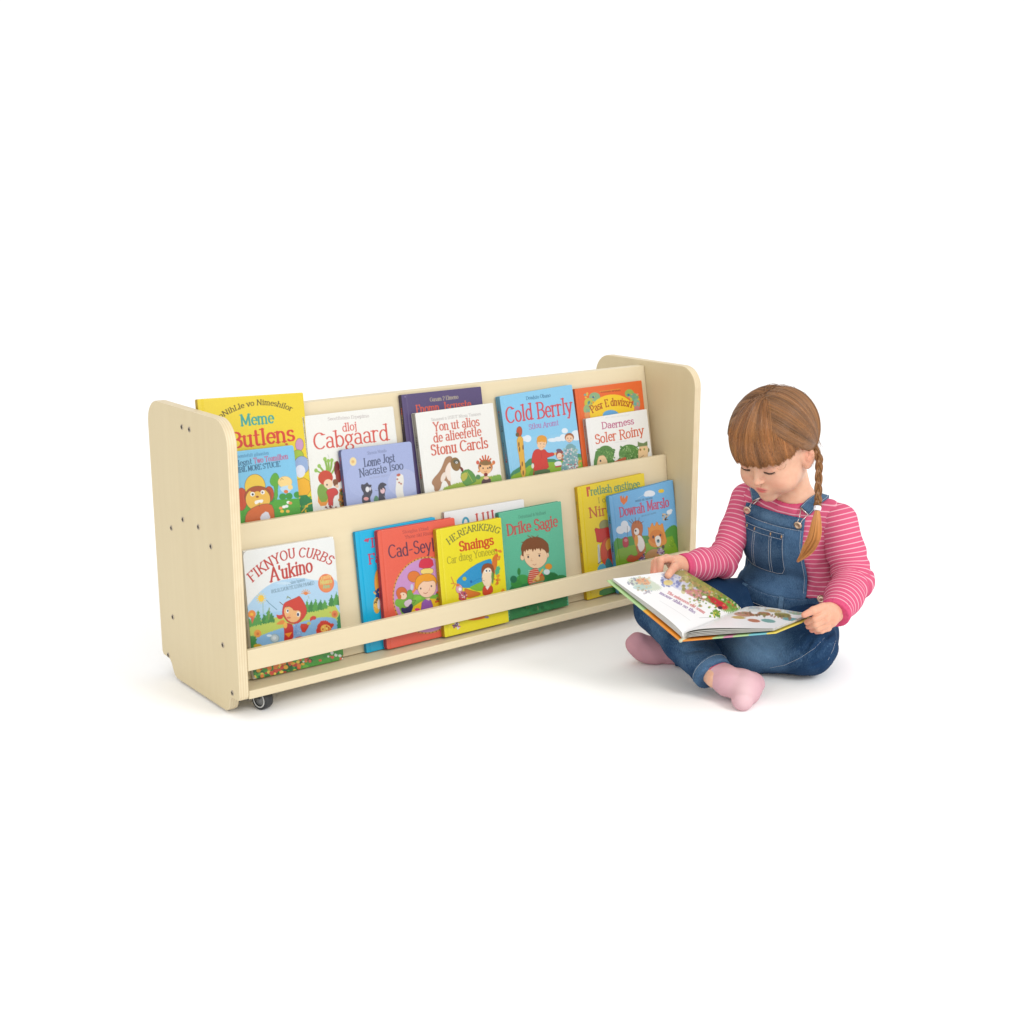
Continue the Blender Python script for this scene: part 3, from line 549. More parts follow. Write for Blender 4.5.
    face(c, 812, 595, 42, (240, 200, 168), (168, 100, 56)); c.line([(795, 632), (812, 640), (830, 628)], (180, 80, 60), .08); c.poly([(850, 660), (885, 680), (870, 700)], (110, 175, 190), sm=1)
def p_u8(c):
    c.poly([(75, 500), (770, 395), (800, 640), (100, 760)], (236, 104, 44), a=.4)
    for x, y, rx, ry, q in ((265, 235, 60, 48, (140, 176, 130)), (200, 300, 46, 52, (196, 190, 60)), (180, 370, 36, 50, (150, 180, 120)), (185, 430, 30, 40, (226, 150, 90)), (640, 200, 50, 46, (150, 180, 84)), (690, 240, 50, 44, (120, 168, 130)), (718, 310, 36, 60, (132, 176, 150)), (722, 360, 28, 30, (206, 130, 130))): c.el(x, y, rx, ry, q)
    c.speck(160, 200, 270, 420, 26, [(120, 170, 150), (220, 190, 70), (90, 140, 150)], (7, 14), 12); c.speck(640, 170, 740, 380, 26, [(110, 170, 160), (200, 190, 70), (220, 140, 120)], (7, 13), 13)
    c.el(452, 400, 240, 190, (245, 205, 44), rot=-6); c.poly([(215, 400), (690, 340), (700, 700), (230, 700)], (245, 205, 44)); c.el(250, 240, 12, 12, (50, 110, 150)); c.el(630, 215, 14, 14, (60, 120, 160)); c.el(205, 300, 10, 12, (60, 130, 130))
    c.text('mumes arotes', 330, 192, 545, 172, 22, (120, 60, 30), thick=.2); c.line([(320, 178), (540, 150)], (226, 170, 60), .12)
    c.text('Pasr E dnvizsri', 240, 410, 665, 352, 76, (170, 80, 30), arc=50, thick=.18, thin=.09); c.el(440, 432, 88, 55, (100, 170, 222))
def p_u9(c):
    c.text('emu seos esmosotues', 380, 468, 640, 436, 18, (190, 190, 190), thick=.1)
    c.text('Daerness', 345, 585, 692, 528, 68, (188, 90, 130), thick=.19, thin=.1, jit=.05, c2=1); c.text('Soler Roiny', 272, 742, 800, 645, 98, (212, 98, 66), thick=.17, thin=.09, jit=.03)
    c.text('emuosc eumsoun', 478, 735, 612, 712, 16, (190, 190, 190), thick=.1)
    g = (86, 136, 64)
    c.el(385, 850, 92, 90, g); c.poly([(262, 835), (310, 800), (350, 900), (490, 880), (500, 1200), (250, 1200)], g, sm=1); c.el(640, 850, 115, 102, g); c.poly([(470, 890), (740, 860), (800, 1200), (470, 1200)], g, sm=1)
    c.speck(290, 790, 480, 960, 90, [(70, 118, 54), (104, 152, 78), (126, 168, 92)], (5, 10), 14); c.speck(540, 770, 730, 940, 120, [(70, 118, 54), (104, 152, 78), (150, 185, 120)], (5, 10), 15)
    sk = (238, 204, 156)
    c.poly([(300, 885), (335, 865), (375, 868), (410, 945), (400, 1050), (280, 1050)], sk, sm=1, ol=(150, 110, 80), ow=.05); c.el(328, 925, 9, 12, DK)
    c.poly([(450, 945), (560, 895), (605, 880), (605, 920), (560, 940)], (196, 98, 60), sm=1)
    c.poly([(735, 760), (820, 745), (850, 800), (835, 860), (840, 1000), (735, 1000)], sk, sm=1, ol=(120, 90, 60), ow=.05); c.poly([(730, 715), (750, 728), (790, 735), (832, 712), (836, 760), (730, 775)], (116, 138, 90), sm=0)
    c.el(758, 805, 11, 15, (200, 160, 90)); c.el(757, 806, 5, 8, DK); c.el(800, 800, 9, 12, (140, 160, 70)); c.el(848, 810, 8, 22, (110, 120, 80)); c.line([(758, 890), (778, 878), (792, 865)], OLC, .1)
def p_b1(c):
    sky = (178, 212, 238)
    c.poly([(60, 700), (130, 580), (230, 480), (330, 420), (520, 385), (690, 420), (860, 400), (920, 640), (900, 900), (60, 960)], sky, sm=1); c.poly([(60, 700), (900, 600), (920, 1100), (60, 1100)], (165, 204, 236))
    k = (190, 64, 56)
    c.text('FIKNYOU CURBS', 140, 430, 782, 290, 76, k, arc=128, thick=.17, thin=.08); c.text("A'ukino", 292, 424, 640, 338, 108, k, thick=.17, thin=.08)
    c.text('Fumlau hpmsi', 418, 452, 572, 416, 24, (100, 130, 150), thick=.14); c.text('IASLSLCLVON IYE LEVAR PAAMEO', 298, 518, 650, 446, 28, (110, 136, 152), thick=.13); c.el(400, 436, 60, 12, (196, 222, 240))
    c.el(746, 436, 66, 77, (232, 128, 86)); c.el(746, 436, 56, 66, (226, 150, 84)); c.el(746, 436, 62, 73, (232, 128, 86), a=.4)
    c.text('rantly', 706, 405, 790, 390, 28, (240, 206, 130), thick=.2); c.text('Niauro', 700, 446, 795, 430, 34, (214, 206, 120), thick=.24); c.text('Aten', 722, 480, 778, 470, 28, (150, 200, 150), thick=.24)
    c.poly([(80, 760), (330, 720), (620, 640), (880, 600), (900, 1100), (80, 1100)], (190, 206, 90), sm=1)
    g1, g2 = (84, 156, 70), (62, 134, 66)
    for x, y, h, g in ((590, 660, 90, g1), (625, 655, 84, g2), (660, 650, 90, g1), (700, 640, 74, g2), (735, 630, 60, g1), (790, 610, 80, g2), (830, 600, 96, g1), (860, 600, 104, g2), (565, 670, 60, g2)):
        c.poly([(x-26, y+16), (x-20, y-h*.4), (x-8, y-h*.7), (x, y-h), (x+9, y-h*.7), (x+20, y-h*.35), (x+26, y+14)], g, noise=.08)
    for x, y, h in ((110, 780, 70), (150, 770, 100), (190, 760, 110), (240, 750, 64), (275, 740, 100), (300, 740, 60)): c.poly([(x-30, y+20), (x-18, y-h*.5), (x, y-h), (x+16, y-h*.5), (x+30, y+16)], g1 if x % 4 else g2, noise=.1)
    c.line([(277, 730), (280, 640)], (130, 150, 80), .2); c.el(138, 690, 32, 34, (232, 140, 60)); c.el(136, 690, 14, 12, (245, 190, 60)); c.poly([(125, 700), (160, 720), (140, 770)], (216, 110, 70))
    for a_ in range(0, 360, 30): c.line([(213, 560), (213+40*math.cos(R(a_)), 560+44*math.sin(R(a_)))], (236, 206, 100), .14)
    c.el(213, 560, 24, 27, (244, 200, 70)); c.line([(228, 595), (230, 680)], (140, 176, 150), .12); c.line([(258, 575), (280, 600), (342, 652)], (110, 150, 170), .14)
    for a_ in range(190, 360, 26): c.line([(580, 525), (580+38*math.cos(R(a_)), 525+38*math.sin(R(a_)))], (222, 150, 100), .16)
    c.el(580, 520, 16, 13, (226, 130, 66)); c.line([(600, 540), (606, 560)], (160, 160, 120), .1)
    c.poly([(170, 880), (250, 850), (330, 820), (430, 790), (620, 730), (720, 712), (800, 716), (840, 740), (840, 850), (640, 900), (430, 960), (200, 990), (150, 960)], (136, 184, 226), sm=1, noise=.06)
    c.poly([(90, 880), (160, 860), (180, 900), (160, 1000), (100, 1000)], (70, 140, 70), sm=1, noise=.1); c.el(185, 848, 30, 32, (232, 156, 60)); c.el(186, 850, 12, 12, (214, 120, 50)); c.el(186, 950, 34, 18, (206, 170, 50)); c.poly([(840, 690), (890, 670), (900, 820), (835, 830)], (60, 140, 90), sm=1, noise=.1); c.el(816, 688, 26, 30, (224, 130, 70)); c.el(816, 690, 10, 12, (200, 96, 50)); c.el(780, 674, 7, 6, (220, 150, 70))
    r1 = (206, 62, 46)
    c.poly([(390, 640), (400, 600), (440, 578), (500, 555), (525, 538), (545, 560), (575, 610), (590, 660), (575, 710), (520, 765), (480, 770), (430, 755), (405, 720), (385, 690)], r1, sm=1, ol=(130, 40, 36), ow=.06)
    c.line([(366, 590), (392, 612)], (120, 60, 40), .12); c.line([(425, 560), (430, 545), (455, 560)], (120, 130, 70), .16)
    c.poly([(400, 640), (430, 620), (470, 640), (480, 660), (530, 656), (545, 690), (520, 745), (470, 762), (425, 735), (402, 690)], (238, 182, 122), sm=1, ol=(140, 60, 40), ow=.05)
    c.el(430, 664, 11, 17, WH); c.el(432, 662, 6, 10, DK); c.el(518, 690, 14, 22, WH); c.el(516, 692, 9, 14, (60, 60, 90)); c.line([(416, 632), (440, 626)], OLC, .08); c.el(440, 718, 17, 9, (214, 120, 90)); c.poly([(440, 700), (455, 690), (452, 706)], (232, 160, 110))
    c.poly([(335, 690), (360, 700), (395, 690), (390, 730), (350, 730)], r1, sm=1); c.poly([(335, 770), (380, 735), (410, 740), (400, 775), (350, 775)], (226, 140, 60), sm=1)
    c.poly([(395, 770), (430, 760), (480, 775), (478, 910), (400, 920), (405, 850)], (196, 48, 44), sm=1); c.poly([(405, 850), (470, 835), (440, 880)], (236, 150, 50)); c.el(412, 780, 16, 26, (240, 180, 80))
    c.poly([(478, 775), (520, 760), (560, 860), (500, 885), (476, 870)], (132, 166, 214), sm=1); c.speck(485, 780, 535, 860, 16, [(110, 146, 200), (170, 196, 226)], (4, 7), 17)
    c.poly([(525, 770), (590, 768), (610, 780), (560, 858)], r1, sm=1, ol=(130, 40, 36), ow=.05); c.el(604, 765, 16, 14, (200, 190, 80)); c.poly([(612, 720), (640, 700), (668, 712), (660, 735), (630, 735), (616, 755)], r1, sm=1)
    c.poly([(490, 882), (550, 868), (556, 888), (500, 900)], r1, sm=1)
    c.poly([(655, 850), (690, 745), (750, 740), (780, 765), (820, 770), (790, 800), (790, 830), (700, 850)], r1, sm=1, noise=.06); c.poly([(700, 790), (740, 770), (785, 790), (780, 825), (705, 840)], (240, 190, 90), sm=1); c.speck(705, 780, 785, 830, 12, [(250, 220, 130), (200, 80, 50)], (5, 9), 18)
    c.el(325, 888, 40, 38, (150, 175, 185)); c.el(325, 886, 31, 29, (190, 206, 212)); c.el(322, 884, 16, 15, (222, 230, 232)); c.el(280, 865, 22, 10, (220, 235, 245))
    # band that shows under the rail
    c.poly([(90, 990), (920, 800), (960, 1400), (90, 1400)], (60, 136, 60), a=1); 
    c.poly([(90, 990), (920, 800), (960, 1100), (90, 1400)], (78, 160, 62), a=1); c.speck(90, 1010, 620, 1240, 130, [(50, 120, 56), (110, 180, 70), (40, 100, 50)], (12, 26), 18)
    c.speck(100, 1020, 600, 1220, 120, [(216, 84, 60), (240, 176, 56), (232, 130, 56), (196, 60, 52), (245, 214, 90)], (10, 20), 19)
    c.speck(560, 1000, 900, 1080, 30, [(70, 150, 70), (50, 120, 50), (220, 100, 80), (226, 232, 226)], (8, 14), 20)
def p_b2(c):
    k = (200, 60, 100)
    c.line([(190, 300), (215, 290), (222, 310)], k, .3); c.text("'The", 200, 372, 460, 330, 84, k, thick=.2, thin=.1, serif=True); c.text('Fair', 232, 528, 440, 490, 92, k, thick=.2, thin=.1)
    c.el(320, 700, 34, 120, (226, 160, 60), ol=OLC, ow=.06); c.el(330, 830, 34, 70, (40, 60, 120)); c.el(310, 930, 34, 80, (226, 180, 70)); c.speck(285, 790, 330, 950, 20, [(80, 60, 50), (240, 200, 90), (220, 120, 60)], (5, 10), 21); c.el(330, 920, 14, 50, (225, 225, 235))
def p_b3(c):
    d = (150, 60, 60)
    c.text('Stosglss Etiad', 560, 232, 815, 192, 30, d, thick=.13); c.text('Yhose nkl Rtusau', 585, 282, 880, 232, 32, d, thick=.13)
    c.text('Cad-Seyl', 428, 470, 880, 396, 122, (92, 52, 76), thick=.13, thin=.08, serif=False)
    t = [2*math.pi*i/60 for i in range(60)]
    ov = [(800+330*math.cos(u)-45*math.sin(u)*.3, 830+370*math.sin(u)) for u in t]
    c.poly(ov, (202, 146, 200), ol=(214, 160, 60), ow=.34)
    for i in range(60): c.el(*ov[i], 5, 6, (110, 50, 40))
    c.poly([(500, 880), (640, 830), (700, 820), (800, 840), (1000, 800), (960, 1060), (880, 1120), (700, 1140), (560, 1040)], (120, 180, 60), sm=1); c.poly([(640, 960), (760, 880), (860, 860), (1000, 880), (930, 1100), (640, 1100)], (240, 196, 40), sm=1)
    c.el(632, 830, 34, 52, (110, 170, 60), ol=(60, 110, 40), ow=.06); c.poly([(665, 870), (720, 830), (760, 870), (670, 890)], (130, 200, 60), sm=1); c.el(520, 905, 34, 40, (120, 180, 60)); c.el(652, 752, 14, 30, (200, 205, 225))
    c.el(672, 650, 62, 56, (224, 122, 50), ol=OLC, ow=.06); c.line([(690, 690), (680, 780), (662, 800)], (232, 140, 60), .5)
    c.poly([(720, 520), (750, 472), (850, 468), (868, 560), (722, 572)], (212, 48, 74), sm=1, ol=(140, 30, 50), ow=.06); c.poly([(735, 575), (860, 562), (862, 625), (740, 630)], (240, 214, 120), sm=1, ol=OLC, ow=.05)
    c.poly([(680, 740), (690, 660), (760, 620), (850, 620), (900, 680), (885, 760), (700, 790)], (236, 158, 34), sm=1, ol=OLC, ow=.06); c.poly([(700, 760), (760, 690), (800, 700), (880, 680), (890, 780), (850, 840), (790, 860), (730, 830)], (246, 206, 176), sm=2, ol=OLC, ow=.05)
    c.el(738, 766, 7, 9, DK); c.el(842, 742, 7, 9, DK); c.line([(765, 808), (788, 816), (805, 802)], (150, 60, 50), .1); c.line([(815, 790), (826, 770)], (200, 130, 110), .08); c.el(825, 770, 4, 14, (230, 170, 150))
    c.poly([(740, 975), (752, 880), (830, 860), (862, 945), (860, 1010), (730, 1010)], (150, 92, 176), sm=1, ol=OLC, ow=.05); c.poly([(780, 865), (830, 855), (820, 885)], (246, 206, 176))
    c.el(552, 808, 54, 58, (212, 104, 44), ol=OLC, ow=.05); c.el(566, 838, 38, 36, (246, 208, 178), ol=OLC, ow=.04); c.el(570, 826, 4, 5, DK); c.poly([(565, 900), (640, 860), (660, 900), (600, 960)], (220, 200, 215), sm=1, ol=OLC, ow=.04); c.el(530, 845, 20, 26, (212, 104, 44))
    c.poly([(540, 950), (600, 960), (650, 905), (665, 940), (640, 1010), (560, 1010)], (52, 50, 96), sm=1, ol=OLC, ow=.04); c.line([(655, 880), (690, 880), (665, 915)], (70, 60, 50), .09); c.el(705, 970, 26, 14, (226, 60, 130))
    c.speck(880, 800, 910, 900, 8, [(60, 120, 60), (210, 90, 50)], (8, 14), 22)
def p_b4(c):
    c.text('HE.REARIKERIG', 135, 318, 484, 240, 44, (110, 112, 60), arc=58, thick=.18, thin=.08); c.text('Snaings', 208, 364, 452, 312, 66, (206, 72, 36), thick=.22, thin=.1, jit=.02)
    c.text('Car dueg Yoneeen', 122, 452, 478, 376, 48, (170, 160, 40), thick=.15, thin=.08, jit=.05); c.speck(465, 340, 500, 420, 12, [(222, 140, 60), (214, 90, 50)], (6, 11), 24)
    c.poly([(180, 580), (210, 540), (310, 460), (400, 420), (440, 415), (445, 560), (380, 600), (300, 620), (220, 620)], (52, 152, 204), sm=1, ol=(30, 90, 130), ow=.05)
    c.poly([(265, 622), (330, 590), (380, 570), (400, 620), (350, 650)], (130, 190, 60), sm=1); c.el(243, 556, 14, 14, (200, 190, 60)); c.line([(285, 590), (330, 560), (370, 550)], (40, 120, 180), .1); c.el(290, 576, 8, 10, (40, 110, 170))
    c.poly([(435, 420), (460, 380), (478, 390), (470, 500), (440, 540)], (216, 120, 50), sm=1); c.poly([(458, 490), (480, 460), (500, 480), (480, 530), (460, 530)], (90, 180, 130), sm=1, noise=.08); c.speck(450, 530, 500, 600, 10, [(214, 120, 50), (220, 160, 50)], (6, 12), 25)
    c.poly([(360, 500), (370, 460), (400, 445), (440, 452), (455, 500), (450, 570), (425, 560), (372, 540)], (150, 84, 50), sm=1, ol=OLC, ow=.05)
    c.poly([(372, 505), (400, 475), (430, 480), (440, 520), (432, 600), (405, 640), (380, 600), (362, 560)], (246, 222, 190), sm=1, ol=OLC, ow=.05); c.el(395, 500, 11, 14, WH); c.el(398, 500, 5, 7, DK); c.el(420, 500, 9, 13, WH); c.el(421, 500, 4, 6, DK); c.line([(372, 548), (366, 565), (385, 572)], OLC, .06)
    c.poly([(430, 520), (446, 500), (452, 560), (440, 610)], (110, 150, 80), sm=1)
    c.poly([(370, 620), (390, 600), (405, 636), (430, 598), (445, 620), (442, 660), (372, 680)], (212, 76, 50), sm=1, ol=OLC, ow=.05); c.poly([(390, 612), (420, 608), (405, 636)], (246, 240, 230))
    for x, y, x1, y1 in ((168, 590, 150, 545), (172, 590, 150, 590), (180, 590, 160, 625)): c.line([(x, y), (x1, y1)], (216, 150, 60), .26)
    c.el(206, 628, 24, 32, (222, 170, 180), ol=OLC, ow=.05); c.el(212, 630, 11, 12, WH); c.el(196, 600, 14, 10, (222, 120, 70)); c.poly([(250, 660), (240, 620), (290, 640), (350, 652), (360, 668), (290, 690), (262, 690)], (220, 124, 50), sm=1, ol=OLC, ow=.05)
    c.poly([(200, 650), (256, 640), (264, 700), (205, 714)], (190, 90, 110), sm=1); c.speck(205, 650, 260, 705, 24, [(235, 220, 225), (206, 70, 60), (120, 80, 110)], (4, 8), 26)
    c.poly([(500, 640), (520, 620), (528, 650), (505, 660)], (232, 150, 40), sm=1)
    c.speck(160, 868, 212, 906, 30, [(225, 215, 225), (120, 90, 120), (190, 110, 130)], (4, 9), 27); c.poly([(250, 850), (330, 830), (400, 815), (420, 825), (330, 850)], (216, 110, 50), sm=1); c.el(400, 828, 16, 8, (150, 130, 160))
def p_b5(c):
    c.line([(c_) for c_ in A(252, 160, 20, 34, 180, 360, 8)], (70, 160, 190), .5)
    for x, y, k in ((332, 136, (206, 70, 60)), (376, 128, (200, 90, 80)), (410, 122, (190, 80, 80)), (442, 112, (190, 60, 70))): c.line([(x-3, y-36), (x+4, y+30)], k, .45); c.line([(x-12, y-34), (x+6, y-38)], k, .16)
def p_b6(c):
    c.text('Detsstuad & Nsfbaet', 626, 132, 820, 98, 22, (70, 130, 110), thick=.14); c.text('Drike Sagie', 545, 250, 905, 184, 76, (190, 88, 84), thick=.18, thin=.09, jit=.02)
    g = (52, 130, 76)
    c.poly([(560, 640), (580, 590), (640, 560), (700, 560), (800, 530), (840, 510), (880, 515), (900, 530), (960, 545), (985, 1000), (560, 1000)], g, sm=1, noise=.12); c.el(655, 560, 46, 34, (70, 160, 80)); c.el(610, 590, 40, 30, (64, 150, 72)); c.el(628, 505, 12, 26, (56, 136, 70)); c.line([(628, 520), (632, 560)], (60, 120, 60), .1); c.el(590, 560, 24, 26, (44, 118, 84)); c.el(860, 545, 46, 34, (44, 120, 66)); c.el(930, 555, 40, 26, (50, 128, 70))
    sk = (240, 206, 168); hr = (128, 80, 48)
    c.el(652, 405, 14, 22, sk, ol=OLC, ow=.05); c.el(826, 388, 14, 20, sk, ol=OLC, ow=.05)
    c.poly([(648, 380), (640, 330), (670, 280), (720, 262), (780, 262), (830, 300), (842, 350), (836, 378), (650, 400)], hr, sm=1, ol=OLC, ow=.04)
    for x, y, x1, y1 in ((690, 290, 648, 300), (720, 270, 690, 252), (740, 268, 762, 252), (760, 270, 716, 254), (825, 300, 836, 320)): c.line([(x, y), (x1, y1)], hr, .18)
    c.poly([(658, 380), (665, 350), (720, 342), (780, 336), (808, 350), (828, 380), (826, 430), (790, 474), (745, 488), (700, 470), (668, 430)], sk, sm=2, ol=OLC, ow=.05)
    for i in range(9): x = 672+i*18; c.poly([(x-12, 345-i*1.5), (x, 372-(i % 3)*8-i*1.5), (x+12, 340-i*1.5)], hr)
    c.el(693, 402, 6, 8, DK); c.el(772, 393, 6, 8, DK); c.line([(682, 388), (700, 386)], hr, .08); c.line([(762, 380), (782, 378)], hr, .08); c.line([(718, 412), (712, 428), (724, 430)], (190, 140, 110), .08); c.line([(726, 455), (738, 460), (750, 452)], (150, 80, 70), .09)
    c.poly([(700, 510), (720, 486), (760, 480), (770, 510), (800, 520), (812, 570), (770, 600), (705, 605), (686, 575)], (206, 84, 62), sm=1, ol=OLC, ow=.05)
    for i in range(7): c.line([(694+i*1, 500+i*14), (768, 488+i*14)], (240, 220, 200), .1)
    c.line([(730, 570), (770, 530), (795, 492)], (226, 180, 90), .5); c.line([(735, 575), (765, 545)], (160, 120, 50), .12); c.poly([(740, 560), (790, 530), (812, 545), (800, 580), (750, 590)], (190, 130, 60), sm=1); c.el(760, 550, 14, 18, (232, 200, 120)); c.line([(712, 595), (800, 572)], (110, 150, 110), .3)
    c.el(837, 470, 25, 21, (226, 150, 50), ol=(150, 90, 40), ow=.05); c.el(824, 508, 22, 20, (215, 228, 228))
    c.speck(650, 720, 900, 800, 24, [(40, 110, 62), (60, 140, 84), (70, 120, 60)], (8, 18), 28); c.line([(760, 750), (764, 775)], (210, 150, 140), .1)
def p_b7(c):
    c.text('F', 148, 220, 172, 215, 66, (206, 86, 60), thick=.3); c.text("retlash enstinee", 178, 216, 598, 146, 64, (96, 148, 110), thick=.18, thin=.09, jit=.03); c.text('I on all', 240, 282, 420, 256, 44, (150, 140, 60), thick=.16); c.text('Nird oys', 165, 408, 560, 336, 82, (196, 96, 50), thick=.17, thin=.08)
    c.el(300, 475, 50, 50, (150, 150, 96), ol=OLC, ow=.05); c.poly([(205, 490), (260, 505), (340, 480), (350, 590), (230, 630), (222, 560)], (206, 50, 40), sm=1, ol=(120, 30, 30), ow=.06)
    c.poly([(235, 640), (250, 630), (262, 800), (240, 800)], (205, 212, 214)); c.line([(238, 660), (262, 780)], (120, 120, 120), .08); c.line([(240, 800), (280, 770)], OLC, .15)
    c.el(330, 700, 72, 130, (214, 78, 44), ol=OLC, ow=.06); c.el(345, 640, 44, 60, (230, 160, 50), ol=OLC, ow=.05); c.el(350, 715, 32, 46, (190, 60, 40), ol=OLC, ow=.05); c.poly([(300, 780), (330, 740), (380, 840), (300, 880)], (60, 130, 140), sm=1); c.poly([(235, 815), (300, 790), (320, 900), (235, 900)], (90, 180, 210), sm=1)
    c.poly([(250, 1020), (420, 990), (420, 1060), (250, 1080)], (60, 140, 60), sm=1)
def p_b8(c):
    for x, y, rx, ry in ((680, 200, 46, 26), (650, 212, 22, 16), (430, 512, 36, 34), (465, 470, 32, 38), (480, 500, 34, 34), (846, 360, 22, 20), (860, 345, 14, 12)): c.el(x, y, rx, ry, (232, 240, 248))
    c.poly([(756, 170), (775, 162), (803, 165), (800, 192), (770, 196), (752, 190)], (236, 200, 60), sm=1)
    c.poly([(425, 225), (440, 218), (446, 245), (455, 218), (466, 245), (480, 218), (494, 222), (488, 265), (458, 298), (432, 270)], (232, 124, 60), sm=0)
    c.text('omuo sn snoeso', 556, 274, 706, 244, 20, (60, 90, 120), thick=.16); c.line([(580, 240), (640, 205)], (200, 225, 245), .08)
    c.text('Dowrah Marslo', 425, 402, 848, 308, 78, (196, 84, 120), thick=.18, thin=.1, jit=.03); c.text('smosu mo osomu', 608, 400, 735, 370, 16, (90, 120, 150), thick=.14)
    c.poly([(370, 620), (395, 575), (440, 590), (520, 560), (620, 560), (700, 560), (800, 540), (840, 490), (890, 462), (925, 500), (940, 900), (370, 900)], (84, 156, 66), sm=1, noise=.06)
    c.poly([(370, 690), (520, 640), (700, 620), (930, 540), (960, 1300), (370, 1300)], (132, 178, 48), sm=1); c.speck(840, 600, 900, 670, 10, [(190, 206, 90), (100, 150, 50)], (3, 6), 29)
    c.poly([(446, 590), (470, 568), (498, 580), (502, 655), (452, 664)], (190, 56, 70), sm=1, ol=(120, 30, 40), ow=.05); c.el(476, 600, 16, 14, (210, 130, 140)); c.line([(490, 560), (488, 480)], (80, 60, 60), .1)
    o1 = (216, 132, 54)
    c.poly([(528, 560), (520, 480), (545, 435), (590, 430), (618, 460), (622, 510), (610, 560), (640, 620), (650, 700), (600, 745), (570, 700), (555, 620)], (190, 110, 60), sm=1, ol=(120, 70, 40), ow=.06)
    c.poly([(560, 600), (570, 560), (600, 555), (632, 600), (640, 660), (610, 700), (590, 690), (575, 640)], (240, 235, 230), sm=1); c.el(565, 600, 16, 50, (230, 156, 60)); c.el(568, 525, 22, 30, (240, 232, 226)); c.el(560, 518, 7, 9, DK)
    for x, x1, y1 in ((530, 500, 430), (545, 525, 420), (560, 556, 405), (580, 590, 408), (600, 625, 440)): c.line([(x, 455), (x1, y1)], (120, 60, 50), .14)
    c.poly([(580, 740), (600, 700), (640, 715), (640, 770), (580, 775)], (150, 130, 160), sm=1); c.speck(580, 700, 640, 770, 18, [(225, 220, 230), (90, 60, 110), (190, 80, 70)], (4, 8), 30)
    c.poly([(470, 780), (510, 715), (560, 740), (590, 700), (640, 700), (560, 790)], (196, 90, 50), sm=1, ol=OLC, ow=.05)
    c.poly([(660, 480), (680, 500), (700, 440), (720, 490), (740, 430), (760, 480), (790, 446), (800, 500), (815, 560), (830, 620), (790, 650), (700, 665), (660, 600), (672, 540)], (228, 150, 62), sm=1, ol=(160, 90, 40), ow=.06)
    c.el(740, 570, 60, 62, (218, 130, 50)); c.poly([(720, 580), (740, 560), (765, 560), (780, 600), (770, 650), (740, 655)], (240, 235, 228), sm=1); c.el(710, 572, 9, 14, (90, 60, 60)); c.el(770, 556, 8, 12, (90, 60, 60)); c.el(752, 606, 13, 16, (110, 150, 160)); c.el(752, 600, 6, 8, DK)
    c.poly([(640, 720), (700, 670), (760, 680), (790, 720), (700, 750), (640, 760)], (196, 148, 100), sm=1, ol=(130, 80, 50), ow=.05); c.poly([(740, 690), (770, 650), (800, 690), (808, 720), (760, 726)], (190, 170, 190), sm=1); c.speck(745, 660, 808, 720, 18, [(120, 80, 130), (235, 230, 235), (110, 90, 60)], (4, 8), 31); c.el(795, 655, 12, 16, (90, 70, 60))
    c.speck(790, 375, 840, 425, 22, [(110, 90, 70), (210, 190, 160), (70, 60, 60)], (5, 9), 32); c.el(660, 580, 18, 16, (90, 140, 60))
K1 = (190, 385, 1024/130); K2 = (235, 530, 1024/125); K3 = (295, 400, 1024/130); K4 = (395, 385, 1024/115); K5 = (490, 380, 10.24); K6 = (570, 375, 1024/95); K7 = (345, 510, 1024/105); K8 = (430, 500, 1024/145); K9 = (570, 470, 1024/120)
GU, GD = 'picture books standing in the upper tier of the display', 'picture books standing in the lower tier of the display'
YEL = (234, 208, 42)
make_book('picture_book', 'tall yellow picture book with red lettering at the left end of the upper tier', 1, 0, .012, (197.5, 401.6), (302.7, 390.1), [('R', (309.3, 510.7))], YEL, p_u1, ((214, 184, 30), (196, 160, 20)), K1, GU)
make_book('picture_book', 'small sky blue board book with a yellow-hatted animal, before the tall yellow book', 1, .0125, .012, (231, 451.6), (293.5, 445.5), [('R', (301.7, 513.2))], (126, 196, 232), p_u2, ((90, 160, 205), (100, 150, 180)), K1, GU, radius=.006)
make_book('picture_book', 'white picture book with large red title and red-capped child, partly behind a lavender book', 1, 0, .012, (301.3, 416.4), (393.2, 406.2), [('L', (312.8, 512.4))], (238, 238, 232), p_u3, ((222, 216, 196), (206, 176, 100)), K3, GU, radius=.005, spine_marks=[(190, 60, 50), (150, 110, 60)])
make_book('picture_book', 'small lavender blue board book with dark furry creatures, leaning on the white red-titled book', 1, .0125, .012, (340.7, 450.6), (411.3, 440.8), [('L', (346.4, 506.6))], (164, 176, 218), p_u4, ((120, 130, 175), (96, 104, 150)), K3, GU, radius=.007, spine_marks=[(190, 80, 90)])
make_book('picture_book', 'dark purple picture book with orange title, mostly hidden behind a white book', 1, 0, .013, (401.3, 395.2), (480.9, 386.1), [('L', (406, 440))], (86, 72, 116), p_u5, ((70, 58, 100), (62, 52, 70)), K4, GU, spine_marks=[(200, 90, 60), (170, 150, 80)])
make_book('picture_book', 'white picture book with red lettering, a long-necked animal and a spiky-haired child', 1, .0135, .016, (415, 413.1), (492.9, 403), [('L', (424.4, 493.9)), ('R', (503, 481))], (238, 238, 233), p_u6, ((216, 214, 200), (168, 164, 150)), K4, GU, spine_marks=[(180, 60, 50), (90, 80, 70), (60, 60, 60)])
make_book('picture_book', 'light blue picture book with a red-jumper boy and two other children on a green hill', 1, .002, .017, (499.3, 395.1), (572, 385.9), [('L', (511, 479.6)), ('R', (584.7, 466.9))], (138, 202, 236), p_u7, ((120, 185, 220), (96, 160, 190)), K5, GU, spine_marks=[(170, 70, 80), (60, 90, 110), (90, 70, 110)])
